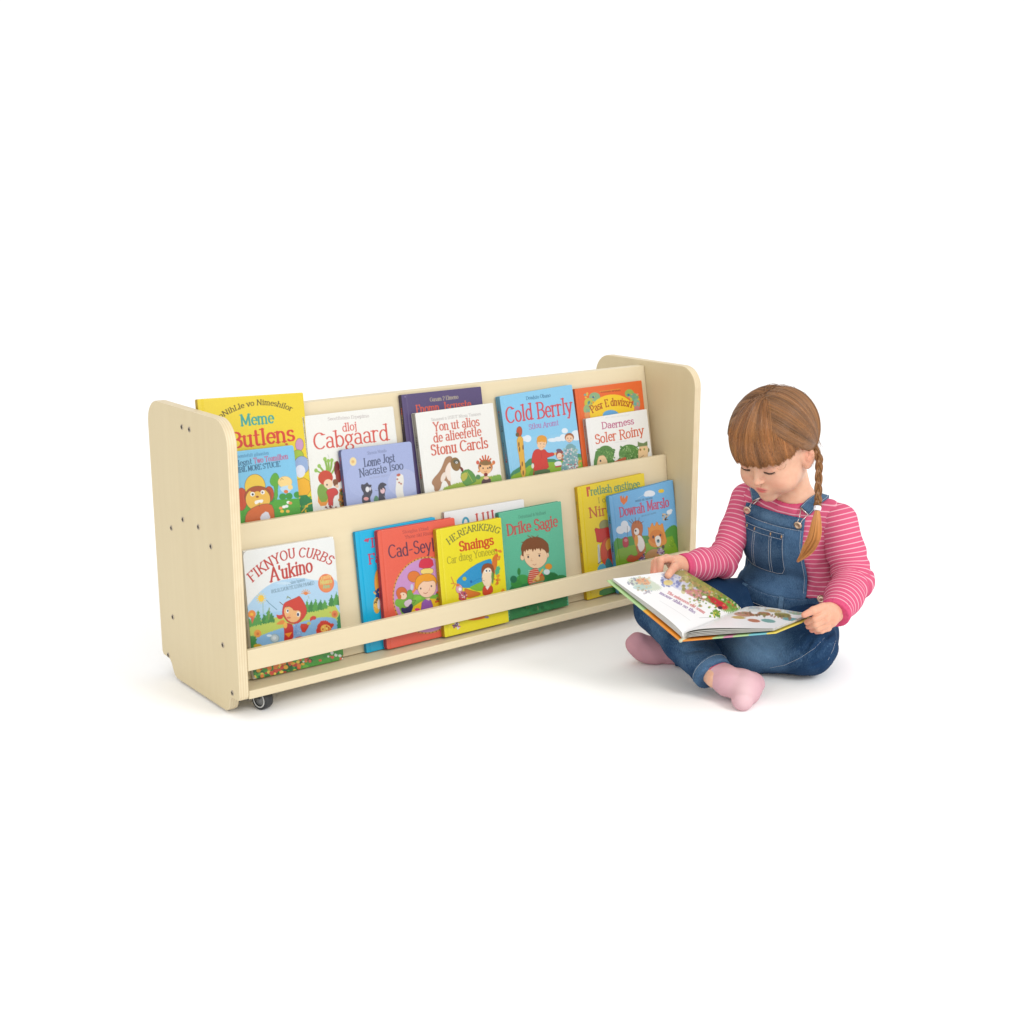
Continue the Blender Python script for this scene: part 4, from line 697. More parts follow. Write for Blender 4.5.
make_book('picture_book', 'orange picture book with a yellow arch, behind a small white book at the right end', 1, 0, .010, (574.5, 388.7), (641.6, 380.6), [('R', (644.7, 408.9))], (232, 106, 48), p_u8, ((206, 84, 36), (200, 80, 36)), K6, GU)
make_book('picture_book', 'small white picture book with green bushes and a cat, in front of the orange book', 1, .0105, .012, (585.6, 418.6), (646.8, 409.3), [('L', (590.9, 466.9)), ('R', (652.6, 456.6))], (240, 240, 236), p_u9, ((214, 210, 200), (170, 150, 140)), K6, GU, spine_marks=[(170, 60, 60), (110, 80, 70)])
make_book('picture_book', 'big white board book with an arched red title and a red-capped child by a pond', 0, 0, .014, (242.6, 551.9), (333.8, 536.2), [('R', (345.6, 645)), ('L', (248.0, 650))], (236, 238, 236), p_b1, ((225, 225, 222), (228, 228, 224)), K2, GD, radius=.011, pages=False)
make_book('picture_book', 'bright cyan picture book, mostly covered by the red book in front of it', 0, 0, .010, (354.7, 531.7), (435, 517.7), [('L', (364, 614.6))], (0, 180, 226), p_b2, ((10, 165, 212), (20, 150, 196)), K7, GD, spine_marks=[(40, 70, 110)])
make_book('picture_book', 'coral red picture book with a fair-haired girl in an oval, beside the cyan book', 0, .0102, .013, (377.2, 531.5), (454.4, 517), [('L', (383.5, 614.6))], (232, 98, 76), p_b3, ((214, 76, 70), (190, 60, 66)), K7, GD, radius=.005, spine_marks=[(120, 30, 60)])
make_book('picture_book', 'white picture book hidden behind yellow and green books with only its top edge showing', 0, 0, .010, (444, 511.6), (523.9, 500), [], (236, 236, 236), p_b5, ((225, 225, 225), (190, 150, 140)), K8, GD, rot=R(-.5))
make_book('picture_book', 'lemon yellow picture book with a long-nosed man on the cover, beside the green book', 0, .0234, .012, (436, 530.4), (500.9, 516.8), [('L', (444.9, 637.4)), ('R', (507.5, 621.4))], (236, 222, 40), p_b4, ((214, 176, 24), (196, 156, 24)), K8, GD, spine_marks=[(90, 80, 40), (150, 110, 30)])
make_book('picture_book', 'mint green picture book with a brown-haired boy in a striped top', 0, .0102, .013, (498.5, 512.7), (561, 501.7), [('L', (507.9, 621)), ('R', (569.5, 606.2))], (98, 186, 152), p_b6, ((70, 160, 132), (70, 150, 124)), K8, GD)
make_book('picture_book', 'yellow picture book with green lettering and a red animal, behind the blue lion book', 0, 0, .011, (577, 485.8), (644.1, 474.6), [('L', (587, 572))], (238, 212, 40), p_b7, ((220, 186, 26), (206, 160, 20)), K9, GD, spine_marks=[(80, 120, 90), (190, 90, 40), (120, 90, 40)])
make_book('picture_book', 'blue picture book with an orange lion and a giraffe-like animal, rightmost in the lower tier', 0, .0115, .012, (608.7, 494.8), (672.9, 481.2), [('L', (617.5, 565)), ('R', (680.2, 550.3))], (118, 184, 232), p_b8, ((100, 168, 214), (84, 160, 200)), K9, GD, spine_marks=[(180, 60, 60), (40, 60, 90)])
# ------------------------------------------------------------------ the child: every surface is grown from one smooth distance field (cm), no separate primitives
GC = hit(790, 672, (0, 0, 0), (0, 0, 1))
LX = RGT.copy(); LY = np.array([math.sin(YAW), math.cos(YAW), 0.0]); LZ = np.array([0, 0, 1.0])
GM = Matrix(((LX[0], LY[0], 0, GC[0]), (LX[1], LY[1], 0, GC[1]), (0, 0, 1, GC[2]), (0, 0, 0, 1)))
def toL(p): d = np.asarray(p)-GC; return np.array([d@LX, d@LY, d@LZ])*100
def gp(px, py, y): return toL(hit(px, py, GC+LY*y*.01, LY))      # a point of the figure's own depth layer y (cm, away from the viewer)
def nv(v): v = np.array(v, float); return v/np.linalg.norm(v)

class SD:
    """list of soft-blended primitives evaluated on point clouds"""
    def __init__(s): s.pr = []; s.lo = np.full(3, 1e9); s.hi = -s.lo
    def _bb(s, p, r):
        p = np.atleast_2d(p); s.lo = np.minimum(s.lo, p.min(0)-r); s.hi = np.maximum(s.hi, p.max(0)+r); return p.min(0)-r, p.max(0)+r
    def cap(s, a, b, ra, rb=None, k=1.0):
        a, b = np.array(a, float), np.array(b, float); rb = ra if rb is None else rb
        def f(P):
            d = b-a; t = np.clip(((P-a)@d)/(d@d+1e-9), 0, 1); return np.linalg.norm(P-a-t[:, None]*d, axis=1)-(ra+(rb-ra)*t)
        s.pr.append((f, k, 1, s._bb([a, b], max(ra, rb)))); return s
    def chain(s, pts, rs, k=1.0):
        for i in range(len(pts)-1): s.cap(pts[i], pts[i+1], rs[i], rs[i+1], k)
        return s
    def ell(s, c, r, ax=None, k=1.0, sub=0):
        c = np.array(c, float); r = np.array(r, float); ax_ = np.eye(3) if ax is None else np.array(ax)
        def f(P):
            q = (P-c)@ax_.T; k0 = np.linalg.norm(q/r, axis=1); k1 = np.linalg.norm(q/(r*r), axis=1)+1e-9; return k0*(k0-1)/k1
        bb = s._bb(c, 0 if sub else r.max()) if not sub else (c-r.max(), c+r.max())
        s.pr.append((f, k, -1 if sub else 1, bb)); return s
    def __call__(s, P):
        d = np.full(len(P), 50.0)
        for f, k, sg, (lo, hi) in s.pr:
            m = np.all((P > lo-k-3.5) & (P < hi+k+3.5), axis=1)
            if not m.any(): continue
            v = f(P[m]); e = d[m]
            if sg > 0:
                h = np.clip(.5+.5*(e-v)/k, 0, 1); d[m] = e*(1-h)+v*h-k*h*(1-h)
            else:
                h = np.clip(.5-.5*(e+v)/k, 0, 1); d[m] = e*(1-h)-v*h+k*h*(1-h)
        return d

def nets(fn, lo, hi, h):
    """surface nets: quads of the zero level of fn"""
    lo = np.array(lo, float)-2*h; n = (np.ceil((np.array(hi)+2*h-lo)/h)).astype(int)+1
    ax = [lo[i]+h*np.arange(n[i]) for i in range(3)]
    V = np.empty(n, np.float64)
    for i in range(0, n[0], 24):
        g = np.stack(np.meshgrid(ax[0][i:i+24], ax[1], ax[2], indexing='ij'), -1); V[i:i+24] = fn(g.reshape(-1, 3)).reshape(g.shape[:3])
    neg = V < 0
    c = neg[:-1, :-1, :-1].astype(np.int8)
    cnt = np.zeros(np.array(n)-1, np.int8)
    for a in (0, 1):
        for b in (0, 1):
            for d in (0, 1): cnt += neg[a:n[0]-1+a, b:n[1]-1+b, d:n[2]-1+d]
    act = (cnt > 0) & (cnt < 8); idx = np.full(act.shape, -1, np.int64); ii = np.argwhere(act); idx[act] = np.arange(len(ii))
    acc = np.zeros((len(ii), 3)); m = np.zeros(len(ii))
    cs = [(a, b, d) for a in (0, 1) for b in (0, 1) for d in (0, 1)]
    for p in cs:
        for t in range(3):
            if p[t]: continue
            q = list(p); q[t] = 1
            v0 = V[ii[:, 0]+p[0], ii[:, 1]+p[1], ii[:, 2]+p[2]]; v1 = V[ii[:, 0]+q[0], ii[:, 1]+q[1], ii[:, 2]+q[2]]
            x = (v0 < 0) != (v1 < 0); tt = np.where(x, v0/(np.where(x, v0-v1, 1)), 0)
            e = np.tile(np.array(p, float), (len(ii), 1)); e[:, t] = tt; acc[x] += e[x]; m[x] += 1
    P = lo+h*(ii+acc/m[:, None]); F = []
    for t in range(3):
        a, b = (t+1) % 3, (t+2) % 3
        sl0 = [slice(None)]*3; sl1 = [slice(None)]*3; sl0[t] = slice(0, -1); sl1[t] = slice(1, None)
        x = neg[tuple(sl0)] != neg[tuple(sl1)]; e = np.argwhere(x); e = e[(e[:, a] > 0) & (e[:, b] > 0) & (e[:, a] < n[a]-1) & (e[:, b] < n[b]-1)]
        s0 = neg[e[:, 0], e[:, 1], e[:, 2]]
        def at(da, db): q = e.copy(); q[:, a] -= da; q[:, b] -= db; return idx[q[:, 0], q[:, 1], q[:, 2]]
        q = np.stack([at(1, 1), at(0, 1), at(0, 0), at(1, 0)], 1); q[~s0] = q[~s0][:, ::-1]; F.append(q)
    F = np.vstack(F); F = F[(F >= 0).all(1)]; return P, F

def grad(fn, P, e=.05):
    g = np.stack([fn(P+np.eye(3)[i]*e)-fn(P-np.eye(3)[i]*e) for i in range(3)], 1); return g/(np.linalg.norm(g, axis=1)[:, None]+1e-9)
def snap(fn, P, it=3):
    for _ in range(it): P = P-grad(fn, P)*fn(P)[:, None]
    return P
def along(P, pts):
    """distance along a polyline, and distance from it"""
    best = np.full(len(P), 1e9); s = np.zeros(len(P)); acc = 0
    for i in range(len(pts)-1):
        a, b = np.array(pts[i]), np.array(pts[i+1]); d = b-a; L = np.linalg.norm(d); u = (P-a)@d/(L*L)
        if i > 0: u_ = np.maximum(u, 0)
        else: u_ = u
        if i < len(pts)-2: u_ = np.minimum(u_, 1)
        q = np.linalg.norm(P-a-np.clip(u, 0, 1)[:, None]*d, axis=1); m = q < best; best[m] = q[m]; s[m] = (acc+u_*L)[m]; acc += L
    return s, best
def gobj(name, P, F, mat, parent, attrs=None, smooth=True):
    return mesh_obj(name, np.asarray(P)*.01, F, mat, parent, smooth, attrs)
def tube_vf(pts, rad, seg=6, closed=False, flat=1.0):
    pts = [np.array(p, float) for p in pts]; n = len(pts); rad = rad if hasattr(rad, '__len__') else [rad]*n
    V = []; F = []; up = None
    for i in range(n):
        t = nv(pts[(i+1) % n if closed else min(i+1, n-1)]-pts[i-1 if (closed or i > 0) else 0])
        if up is None: up = nv(np.cross(t, [.3, .2, 1]) if abs(t[2]) < .95 else np.cross(t, [1, 0, 0]))
        up = nv(up-t*(up@t)); b = np.cross(t, up)
        for j in range(seg):
            a = 2*math.pi*j/seg; V.append(pts[i]+rad[i]*(math.cos(a)*up+flat*math.sin(a)*b))
    for i in range(n if closed else n-1):
        for j in range(seg): a, b_ = i*seg+j, i*seg+(j+1) % seg; c, d = ((i+1) % n)*seg+(j+1) % seg, ((i+1) % n)*seg+j; F.append((a, b_, c, d))
    if not closed: F += [tuple(reversed(range(seg))), tuple((n-1)*seg+j for j in range(seg))]
    return V, F
def strands_vf(paths, rads, cols):
    """many thin tapering hairs, three-sided, as arrays; paths (S,K,3)"""
    P = np.asarray(paths); S, K, _ = P.shape; T_ = np.gradient(P, axis=1); T_ /= np.linalg.norm(T_, axis=2, keepdims=True)+1e-9
    ref = np.array([.21, -.35, .91]); u = np.cross(T_, ref); u /= np.linalg.norm(u, axis=2, keepdims=True)+1e-9; v = np.cross(T_, u)
    rk = np.asarray(rads)[:, :, None] if np.asarray(rads).ndim == 2 else np.asarray(rads)[:, None, None]*np.ones((S, K, 1))
    V = np.stack([P+rk*(math.cos(a)*u+math.sin(a)*v) for a in (0, 2.0944, 4.18879)], 2)      # S,K,3,3
    idx = np.arange(S*K*3).reshape(S, K, 3); F = []
    for j in range(3): F.append(np.stack([idx[:, :-1, j], idx[:, :-1, (j+1) % 3], idx[:, 1:, (j+1) % 3], idx[:, 1:, j]], -1).reshape(-1, 4))
    C_ = np.repeat(np.asarray(cols)[:, :, None, :], 3, axis=2).reshape(-1, 3) if np.asarray(cols).ndim == 3 else np.repeat(np.asarray(cols), K*3, axis=0)
    return V.reshape(-1, 3), np.vstack(F), C_

# ---- materials
M_skin, N_, L_, b_ = new_mat('skin', (.75, .5, .38), .48, .35)
a_ = N_.new('ShaderNodeAttribute'); a_.attribute_name = 'tint'; tc_ = N_.new('ShaderNodeTexCoord'); nz_ = N_.new('ShaderNodeTexNoise'); nz_.inputs['Scale'].default_value = 60; nz_.inputs['Detail'].default_value = 5; L_.new(tc_.outputs['Object'], nz_.inputs[0])
rp_ = N_.new('ShaderNodeValToRGB'); rp_.color_ramp.elements[0].position = .3; rp_.color_ramp.elements[0].color = (.93, .84, .82, 1); rp_.color_ramp.elements[1].position = .7; rp_.color_ramp.elements[1].color = (1, 1, 1, 1); L_.new(nz_.outputs[0], rp_.inputs[0])
mx_ = N_.new('ShaderNodeMix'); mx_.data_type = 'RGBA'; mx_.blend_type = 'MULTIPLY'; mx_.inputs['Factor'].default_value = 1; L_.new(a_.outputs['Color'], mx_.inputs['A']); L_.new(rp_.outputs[0], mx_.inputs['B']); L_.new(mx_.outputs['Result'], b_.inputs['Base Color'])
nz2_ = N_.new('ShaderNodeTexNoise'); nz2_.inputs['Scale'].default_value = 700; L_.new(tc_.outputs['Object'], nz2_.inputs[0]); bp_ = N_.new('ShaderNodeBump'); bp_.inputs['Strength'].default_value = .12; bp_.inputs['Distance'].default_value = .0004; L_.new(nz2_.outputs[0], bp_.inputs['Height']); L_.new(bp_.outputs[0], b_.inputs['Normal'])
b_.inputs['Subsurface Weight'].default_value = .18; b_.inputs['Subsurface Radius'].default_value = (1, .35, .2); b_.inputs['Subsurface Scale'].default_value = .006
M_hair, N_, L_, b_ = new_mat('hair', (.3, .18, .08), .32, .55)
a_ = N_.new('ShaderNodeAttribute'); a_.attribute_name = 'tint'; L_.new(a_.outputs['Color'], b_.inputs['Base Color'])
def cloth_bump(N, L, b, scale, strength, dist=.001):
    tc = N.new('ShaderNodeTexCoord'); nz = N.new('ShaderNodeTexNoise'); nz.inputs['Scale'].default_value = scale; nz.inputs['Detail'].default_value = 4
    L.new(tc.outputs['Object'], nz.inputs[0]); bp = N.new('ShaderNodeBump'); bp.inputs['Strength'].default_value = strength; bp.inputs['Distance'].default_value = dist
    L.new(nz.outputs[0], bp.inputs['Height']); L.new(bp.outputs[0], b.inputs['Normal']); return nz
def stripes():
    m, N, L, b = new_mat('striped_jersey', (.7, .1, .25), .85, .15)
    at = N.new('ShaderNodeAttribute'); at.attribute_name = 'run'; pl = N.new('ShaderNodeAttribute'); pl.attribute_name = 'plain'
    mt = N.new('ShaderNodeMath'); mt.operation = 'MULTIPLY'; L.new(at.outputs['Fac'], mt.inputs[0]); mt.inputs[1].default_value = 1/1.08
    fr = N.new('ShaderNodeMath'); fr.operation = 'FRACT'; L.new(mt.outputs[0], fr.inputs[0])
    r = N.new('ShaderNodeValToRGB'); e = r.color_ramp.elements; e[0].position = 0; e[0].color = (.54, .09, .175, 1); e[1].position = 1; e[1].color = (.54, .09, .175, 1)
    for p, c in ((.68, (.54, .09, .175, 1)), (.745, (.70, .36, .43, 1)), (.87, (.70, .36, .43, 1)), (.94, (.54, .09, .175, 1))): q = e.new(p); q.color = c
    mx = N.new('ShaderNodeMix'); mx.data_type = 'RGBA'; L.new(pl.outputs['Fac'], mx.inputs['Factor']); L.new(r.outputs[0], mx.inputs['A']); mx.inputs['B'].default_value = (.55, .07, .16, 1)
    nz = cloth_bump(N, L, b, 500, .25, .0006)
    L.new(fr.outputs[0], r.inputs[0]); L.new(mx.outputs['Result'], b.inputs['Base Color'])
    return m
M_jersey = stripes()
def denim(name, dark, light, lo=.3, hi=.75):
    m, N, L, b = new_mat(name, dark, .85, .12)
    tc = N.new('ShaderNodeTexCoord'); mp = N.new('ShaderNodeMapping'); mp.inputs['Scale'].default_value = (900, 900, 160); L.new(tc.outputs['Object'], mp.inputs[0])
    n1 = N.new('ShaderNodeTexNoise'); n1.inputs['Scale'].default_value = 1; n1.inputs['Detail'].default_value = 3; L.new(mp.outputs[0], n1.inputs[0])
    n2 = N.new('ShaderNodeTexNoise'); n2.inputs['Scale'].default_value = 26; n2.inputs['Detail'].default_value = 5; L.new(tc.outputs['Object'], n2.inputs[0])
    wr0 = N.new('ShaderNodeAttribute'); wr0.attribute_name = 'wear'; wr = N.new('ShaderNodeMath'); wr.operation = 'ADD'; L.new(wr0.outputs['Fac'], wr.inputs[0]); wr.inputs[1].default_value = .23
    a = N.new('ShaderNodeMath'); a.operation = 'MULTIPLY_ADD'; L.new(n1.outputs[0], a.inputs[0]); a.inputs[1].default_value = .34
    c = N.new('ShaderNodeMath'); c.operation = 'MULTIPLY_ADD'; L.new(n2.outputs[0], c.inputs[0]); c.inputs[1].default_value = .24; L.new(wr.outputs[0], c.inputs[2]); L.new(c.outputs[0], a.inputs[2])
    r = N.new('ShaderNodeValToRGB'); r.color_ramp.elements[0].position = lo; r.color_ramp.elements[0].color = (*dark, 1); r.color_ramp.elements[1].position = hi; r.color_ramp.elements[1].color = (*light, 1)
    L.new(a.outputs[0], r.inputs[0]); L.new(r.outputs[0], b.inputs['Base Color'])
    bp = N.new('ShaderNodeBump'); bp.inputs['Strength'].default_value = .2; bp.inputs['Distance'].default_value = .0008; L.new(n1.outputs[0], bp.inputs['Height']); L.new(bp.outputs[0], b.inputs['Normal']); return m
M_denim = denim('denim', (.010, .035, .088), (.155, .295, .475), .44, .92)
M_denim2 = denim('denim_seam', (.013, .043, .10), (.20, .335, .49), .42, .95)
M_thread, _, _, _ = new_mat('topstitch_thread', (.42, .45, .50), .8)
M_thread2, _, _, _ = new_mat('rust_thread', (.42, .26, .14), .8)
M_brass, _, _, _ = new_mat('button_metal', (.62, .48, .36), .3, .5, .9)
M_wire, _, _, _ = new_mat('buckle_wire', (.55, .5, .47), .3, .5, .9)
M_band, _, _, _ = new_mat('hair_elastic', (.78, .76, .84), .6)
M_lash, _, _, _ = new_mat('eyelash', (.06, .032, .022), .7)
m, N_, L_, b_ = new_mat('sock_knit', (.62, .34, .40), .9, .1); M_sock = m
a_ = N_.new('ShaderNodeAttribute'); a_.attribute_name = 'tint'; L_.new(a_.outputs['Color'], b_.inputs['Base Color']); cloth_bump(N_, L_, b_, 420, .4, .0008)

# ---- skeleton (cm in the figure's own frame)
PEL = gp(782, 612, 14)
NB = gp(794, 494.5, 9.5)
tl, tf = nv((.82, -.57, 0)), nv((-.57, -.82, 0)); tu = nv(NB-PEL); tfw = nv(tf-tu*(tf@tu)); tlw = np.cross(tu, -tfw) if np.cross(tu, -tfw)@tl > 0 else np.cross(-tfw, tu); TAX = [tlw, tfw, tu]
HC = gp(775.5, 445, 5)
yw, pt = R(43), R(28)
hf = np.array([-math.sin(yw)*math.cos(pt), -math.cos(yw)*math.cos(pt), -math.sin(pt)]); hl = np.array([math.cos(yw), -math.sin(yw), 0]); hu = np.cross(hf, hl); HAX = [hl, hf, hu]
def hd(l, f, u): return HC+hl*l+hf*f+hu*u
SR = NB-tlw*10.8-tu*3.9; SL = NB+tlw*10.6-tu*3.6
ER = gp(723, 561, 9); WR_ = gp(681.5, 567, 2.0)
EL = gp(853, 580, 0.5); WL = gp(834.5, 614, -10)
HR = PEL-tlw*5.5-tu*1; HL = PEL+tlw*5.5-tu*1
KR = gp(660, 608, 2); AR = gp(716, 677, -15.5)
KL = gp(808, 646, -2.5); AL = gp(676, 652, 6.5)

person = empty('person'); person.matrix_world = GM
# ================= body: head, neck, trunk, arms, hands, legs as one mesh
body = SD()
body.ell(hd(0, -.6, 3), (7.9, 9.6, 8.8), HAX, 1)
body.ell(hd(0, 1.2, -3.6), (6.4, 6.9, 6.8), HAX, 2.2)
for s_ in (-1, 1):
    body.ell(hd(3.5*s_, 4.7, -4.6), (3.0, 3.0, 3.0), HAX, 2.0)
body.ell(hd(0, 6.5, -8.3), (1.9, 1.7, 1.6), HAX, 1.8)
body.ell(hd(0, 7.1, -5.9), (2.2, 1.4, 1.5), HAX, 1.2)
for s_ in (-1, 1):
    body.ell(hd(2.9*s_, 9.9, -.3), (1.7, 1.5, 1.25), HAX, 1.1, sub=1)
    body.ell(hd(2.9*s_, 6.95, -.2), (1.6, 1.35, 1.35), HAX, .35)
body.cap(hd(0, 7.7, .6), hd(0, 8.9, -2.7), .45, .62, .9)
body.ell(hd(0, 9.15, -3.05), (.82, .8, .72), HAX, .5)
for s_ in (-1, 1): body.ell(hd(.82*s_, 8.5, -3.25), (.5, .62, .48), HAX, .3)
for s_ in (-1, 1): body.ell(hd(.42*s_, 9.1, -3.75), (.2, .26, .18), HAX, .15, sub=1)
body.ell(hd(0, 8.35, -4.5), (.22, .35, .6), HAX, .3, sub=1)
body.ell(hd(.55, 8.15, -5.3), (.85, .42, .24), HAX, .3); body.ell(hd(-.45, 8.15, -5.3), (.85, .42, .24), HAX, .3)
body.ell(hd(0, 8.0, -6.0), (.95, .42, .3), HAX, .3)
body.ell(hd(0, 8.9, -5.68), (1.9, .5, .12), HAX, .15, sub=1)
# ear
EAR = hd(7.5, .2, -2.3)
for s_ in (-1, 1):
    e0 = hd(7.6*s_, .5, -1.4); eax = [nv(hl*s_*.85+hf*.5), nv(hf*.85-hl*s_*.5), hu]
    body.ell(e0, (.8, 1.75, 2.6), eax, .5); body.ell(e0+eax[0]*.75+hf*.25+hu*.2, (.5, 1.1, 1.7), eax, .3, sub=1); body.ell(e0-hu*2.1+hf*.5, (.5, .8, .7), eax, .4)
    body.ell(e0+eax[0]*.45+hf*.1-hu*.2, (.28, .5, .9), eax, .3)
body.cap(hd(0, -2.6, -5), NB+tu*.5, 3.5, 3.7, 1.6)
body.cap(NB+tlw*-5-tu*2.4, NB+tlw*5-tu*2.4, 3.0, 3.0, 3)
body.ell(NB-tu*9+tfw*.5, (8.0, 5.8, 9.5), TAX, 3); body.ell(PEL+tu*3, (7.6, 6.4, 8), TAX, 3)
body.chain([SR, ER, WR_], [2.7, 2.3, 1.9], 1.5); body.chain([SL, EL, WL], [2.7, 2.3, 1.9], 1.5)
body.chain([HR, KR, AR], [5.6, 4.0, 2.4], 2); body.chain([HL, KL, AL], [5.6, 4.0, 2.4], 2)
P1, F1 = nets(lambda P: np.maximum(body(P), .3-P[:, 2]), body.lo, np.array([body.hi[0], body.hi[1], hd(0, 0, -13)[2]]), .45)
head_lo = HC-np.array([13, 13, 13.2]); head_hi = HC+np.array([13, 13, 14])
P2, F2 = nets(lambda P: np.maximum(body(P), (HC[2]-13.05)-P[:, 2]), head_lo, head_hi, .17)
keep = P1[:, 2] < HC[2]-12.6
F1 = F1[keep[F1].all(1)]
def hcoord(P): q = P-HC; return q@hl, q@hf, q@hu
SK = s2l((214, 172, 146)); 
def skin_tint(P):
    l, f, u = hcoord(P); c = np.tile(SK, (len(P), 1))
    def mixc(w, col_): w = np.clip(w, 0, 1)[:, None]; c[:] = c*(1-w)+s2l(col_)*w
    fr_ = np.clip((f-3)/2, 0, 1)
    for s_ in (-1, 1): mixc(.26*fr_*np.exp(-(((l-3.9*s_)/2.3)**2+((u+4.1)/1.9)**2)), (226, 140, 124))
    mixc(.2*fr_*np.exp(-((l/1.3)**2+((u+3.3)/.8)**2)), (222, 140, 120))
    lip = np.maximum(np.exp(-(((l/1.35)**2)**2+((u+5.34+.05*l*l)/.27)**4)), np.exp(-(((l/1.15)**2)**2+((u+6.02-.08*l*l)/.32)**4))); mixc(.8*lip*(f > 7), (204, 84, 92))
    mixc(.7*np.exp(-((l/1.5)**6+((u+5.7-.03*l*l)/.1)**2))*(f > 7), (140, 50, 56))
    for s_ in (-1, 1): mixc(.3*fr_*np.exp(-(((l-2.9*s_)/1.5)**4+((u-.1)/1.0)**2)), (206, 140, 122))
    mixc(.4*np.exp(-(((np.abs(l)-8.0)/.9)**2+((f-.5)/1.8)**2+((u+1.4)/2.4)**2)), (214, 120, 96))
    return c
# hands
def hand(right):
    h = SD()
    if right:
        ys = 1.2; w0 = WR_; pc = gp(676, 563, ys+.3)
        h.cap(w0+np.array([2.2, .6, 0]), gp(680, 565.5, ys+.5), 2.0, 1.8, .6); h.ell(pc, (2.15, 2.0, 1.75), None, 1.0)
        h.cap(pc+np.array([.3, -1.0, -.2]), gp(674, 567.5, -2.6), 1.15, .92, .6); h.cap(gp(674, 567.5, -2.6), gp(668.2, 575.2, -6.6), .9, .76, .35)
        kn = [gp(668.5, 559.2, ys-2.0), gp(666.5, 558.2, ys-.6), gp(666, 558.6, ys+.9), gp(667, 560.5, ys+2.2)]
        md = [gp(661.0, 560.0, ys-4.4), gp(656.8, 560.5, ys-3.0), gp(654.5, 562.5, ys-1.6), gp(656, 565, ys)]
        tp = [gp(660.0, 572, ys-4.8), gp(655.3, 572, ys-4.2), gp(653, 572.5, ys-3), gp(655, 573, ys-1.4)]
        rr_ = [.76, .78, .74, .64]
    else:
        ys = -11.5; pc = gp(829, 615, ys)
        h.cap(WL+np.array([1.0, 1.2, 1.4]), gp(832.5, 612, ys+1.2), 2.0, 1.9, .7); h.ell(pc, (2.2, 1.9, 2.75), [nv((1, 0, .25)), (0, 1, 0), nv((-.25, 0, 1))], 1.0)
        h.cap(gp(823.5, 607.5, ys-.9), gp(813.5, 610.5, ys-2.4), 1.05, .84, .6); h.cap(gp(813.5, 610.5, ys-2.4), gp(804.3, 614.8, ys-2.6), .82, .64, .3)
        kn = [gp(824, 614, ys-1.8), gp(825, 619.5, ys-1.7), gp(826, 624.5, ys-1.3), gp(828, 628, ys-.7)]
        md = [gp(815, 619.0, ys-2.7), gp(815.5, 624.2, ys-2.5), gp(818, 628.4, ys-2.0), gp(821.5, 630.8, ys-1.4)]
        tp = [gp(807, 622.2, ys-.9), gp(808.5, 626.4, ys-.4), gp(812, 630.0, ys-.2), gp(816.5, 631.8, ys)]
        rr_ = [.74, .76, .72, .62]
    for a, b_, c_, r_ in zip(kn, md, tp, rr_):
        base = a*.6+pc*.4; h.cap(base, a, r_*1.2, r_*1.1, .5); h.cap(a, b_, r_*1.1, r_*.98, .3); h.cap(b_, c_, r_*.98, r_*.82, .22)
    return h, tp, md
HRs, tipR, _ = hand(True); HLs, tipL, _ = hand(False)
P3, F3 = nets(HRs, HRs.lo, HRs.hi, .095); P4, F4 = nets(HLs, HLs.lo, HLs.hi, .095)
def hand_tint(P, tips):
    c = np.tile(s2l((210, 160, 134)), (len(P), 1))
    for t in tips:
        w_ = (.3*np.exp(-(np.linalg.norm(P-t, axis=1)/1.3)**2))[:, None]; c = c*(1-w_)+s2l((214, 124, 110))*w_
    return c
allP = [P1, P2, P3, P4]; off = np.cumsum([0]+[len(p) for p in allP])
used_ = np.vstack([F1+off[0], F2+off[1], F3+off[2], F4+off[3]])
VV = np.vstack(allP); TT = np.vstack([np.tile(SK, (len(P1), 1)), skin_tint(P2), hand_tint(P3, tipR+[gp(668.6, 575, -1)]), hand_tint(P4, tipL+[gp(804.3, 614.8, -14)])])
u_, inv_ = np.unique(used_.ravel(), return_inverse=True)
person_mesh = gobj('body', VV[u_], inv_.reshape(-1, 4), M_skin, person, {'tint': TT[u_]})

# eyelids' lash lines, brows
def face_pt(l, u, out=0.0):
    f = np.linspace(11, 3, 161); P = HC+np.outer(np.full(161, l), hl)+np.outer(f, hf)+np.outer(np.full(161, u), hu); d = body(P); i = int(np.argmax(d < 0)); return P[i]+hf*out
for s_ in (-1, 1):
    vf = [tube_vf([face_pt(s_*(1.6+2.45*t), -.82-.3*math.sin(math.pi*min(1, t*1.05))-.02*t, .02) for t in np.linspace(0, 1, 15)], [.09+.17*math.sin(math.pi*t**.8) for t in np.linspace(0, 1, 15)], 6)]
    for t in np.linspace(.12, 1, 16):
        b0 = face_pt(s_*(1.6+2.45*t), -.82-.3*math.sin(math.pi*min(1, t*1.05))-.02*t, .02); dr = hf*.5-hu*.6+hl*s_*(t-.45)*.8
        vf.append(tube_vf([b0, b0+dr*.25, b0+dr*.5+hu*.03], [.07, .055, .015], 4))
    v, f = merge(vf); gobj('eyelash', v, f, M_lash, person)

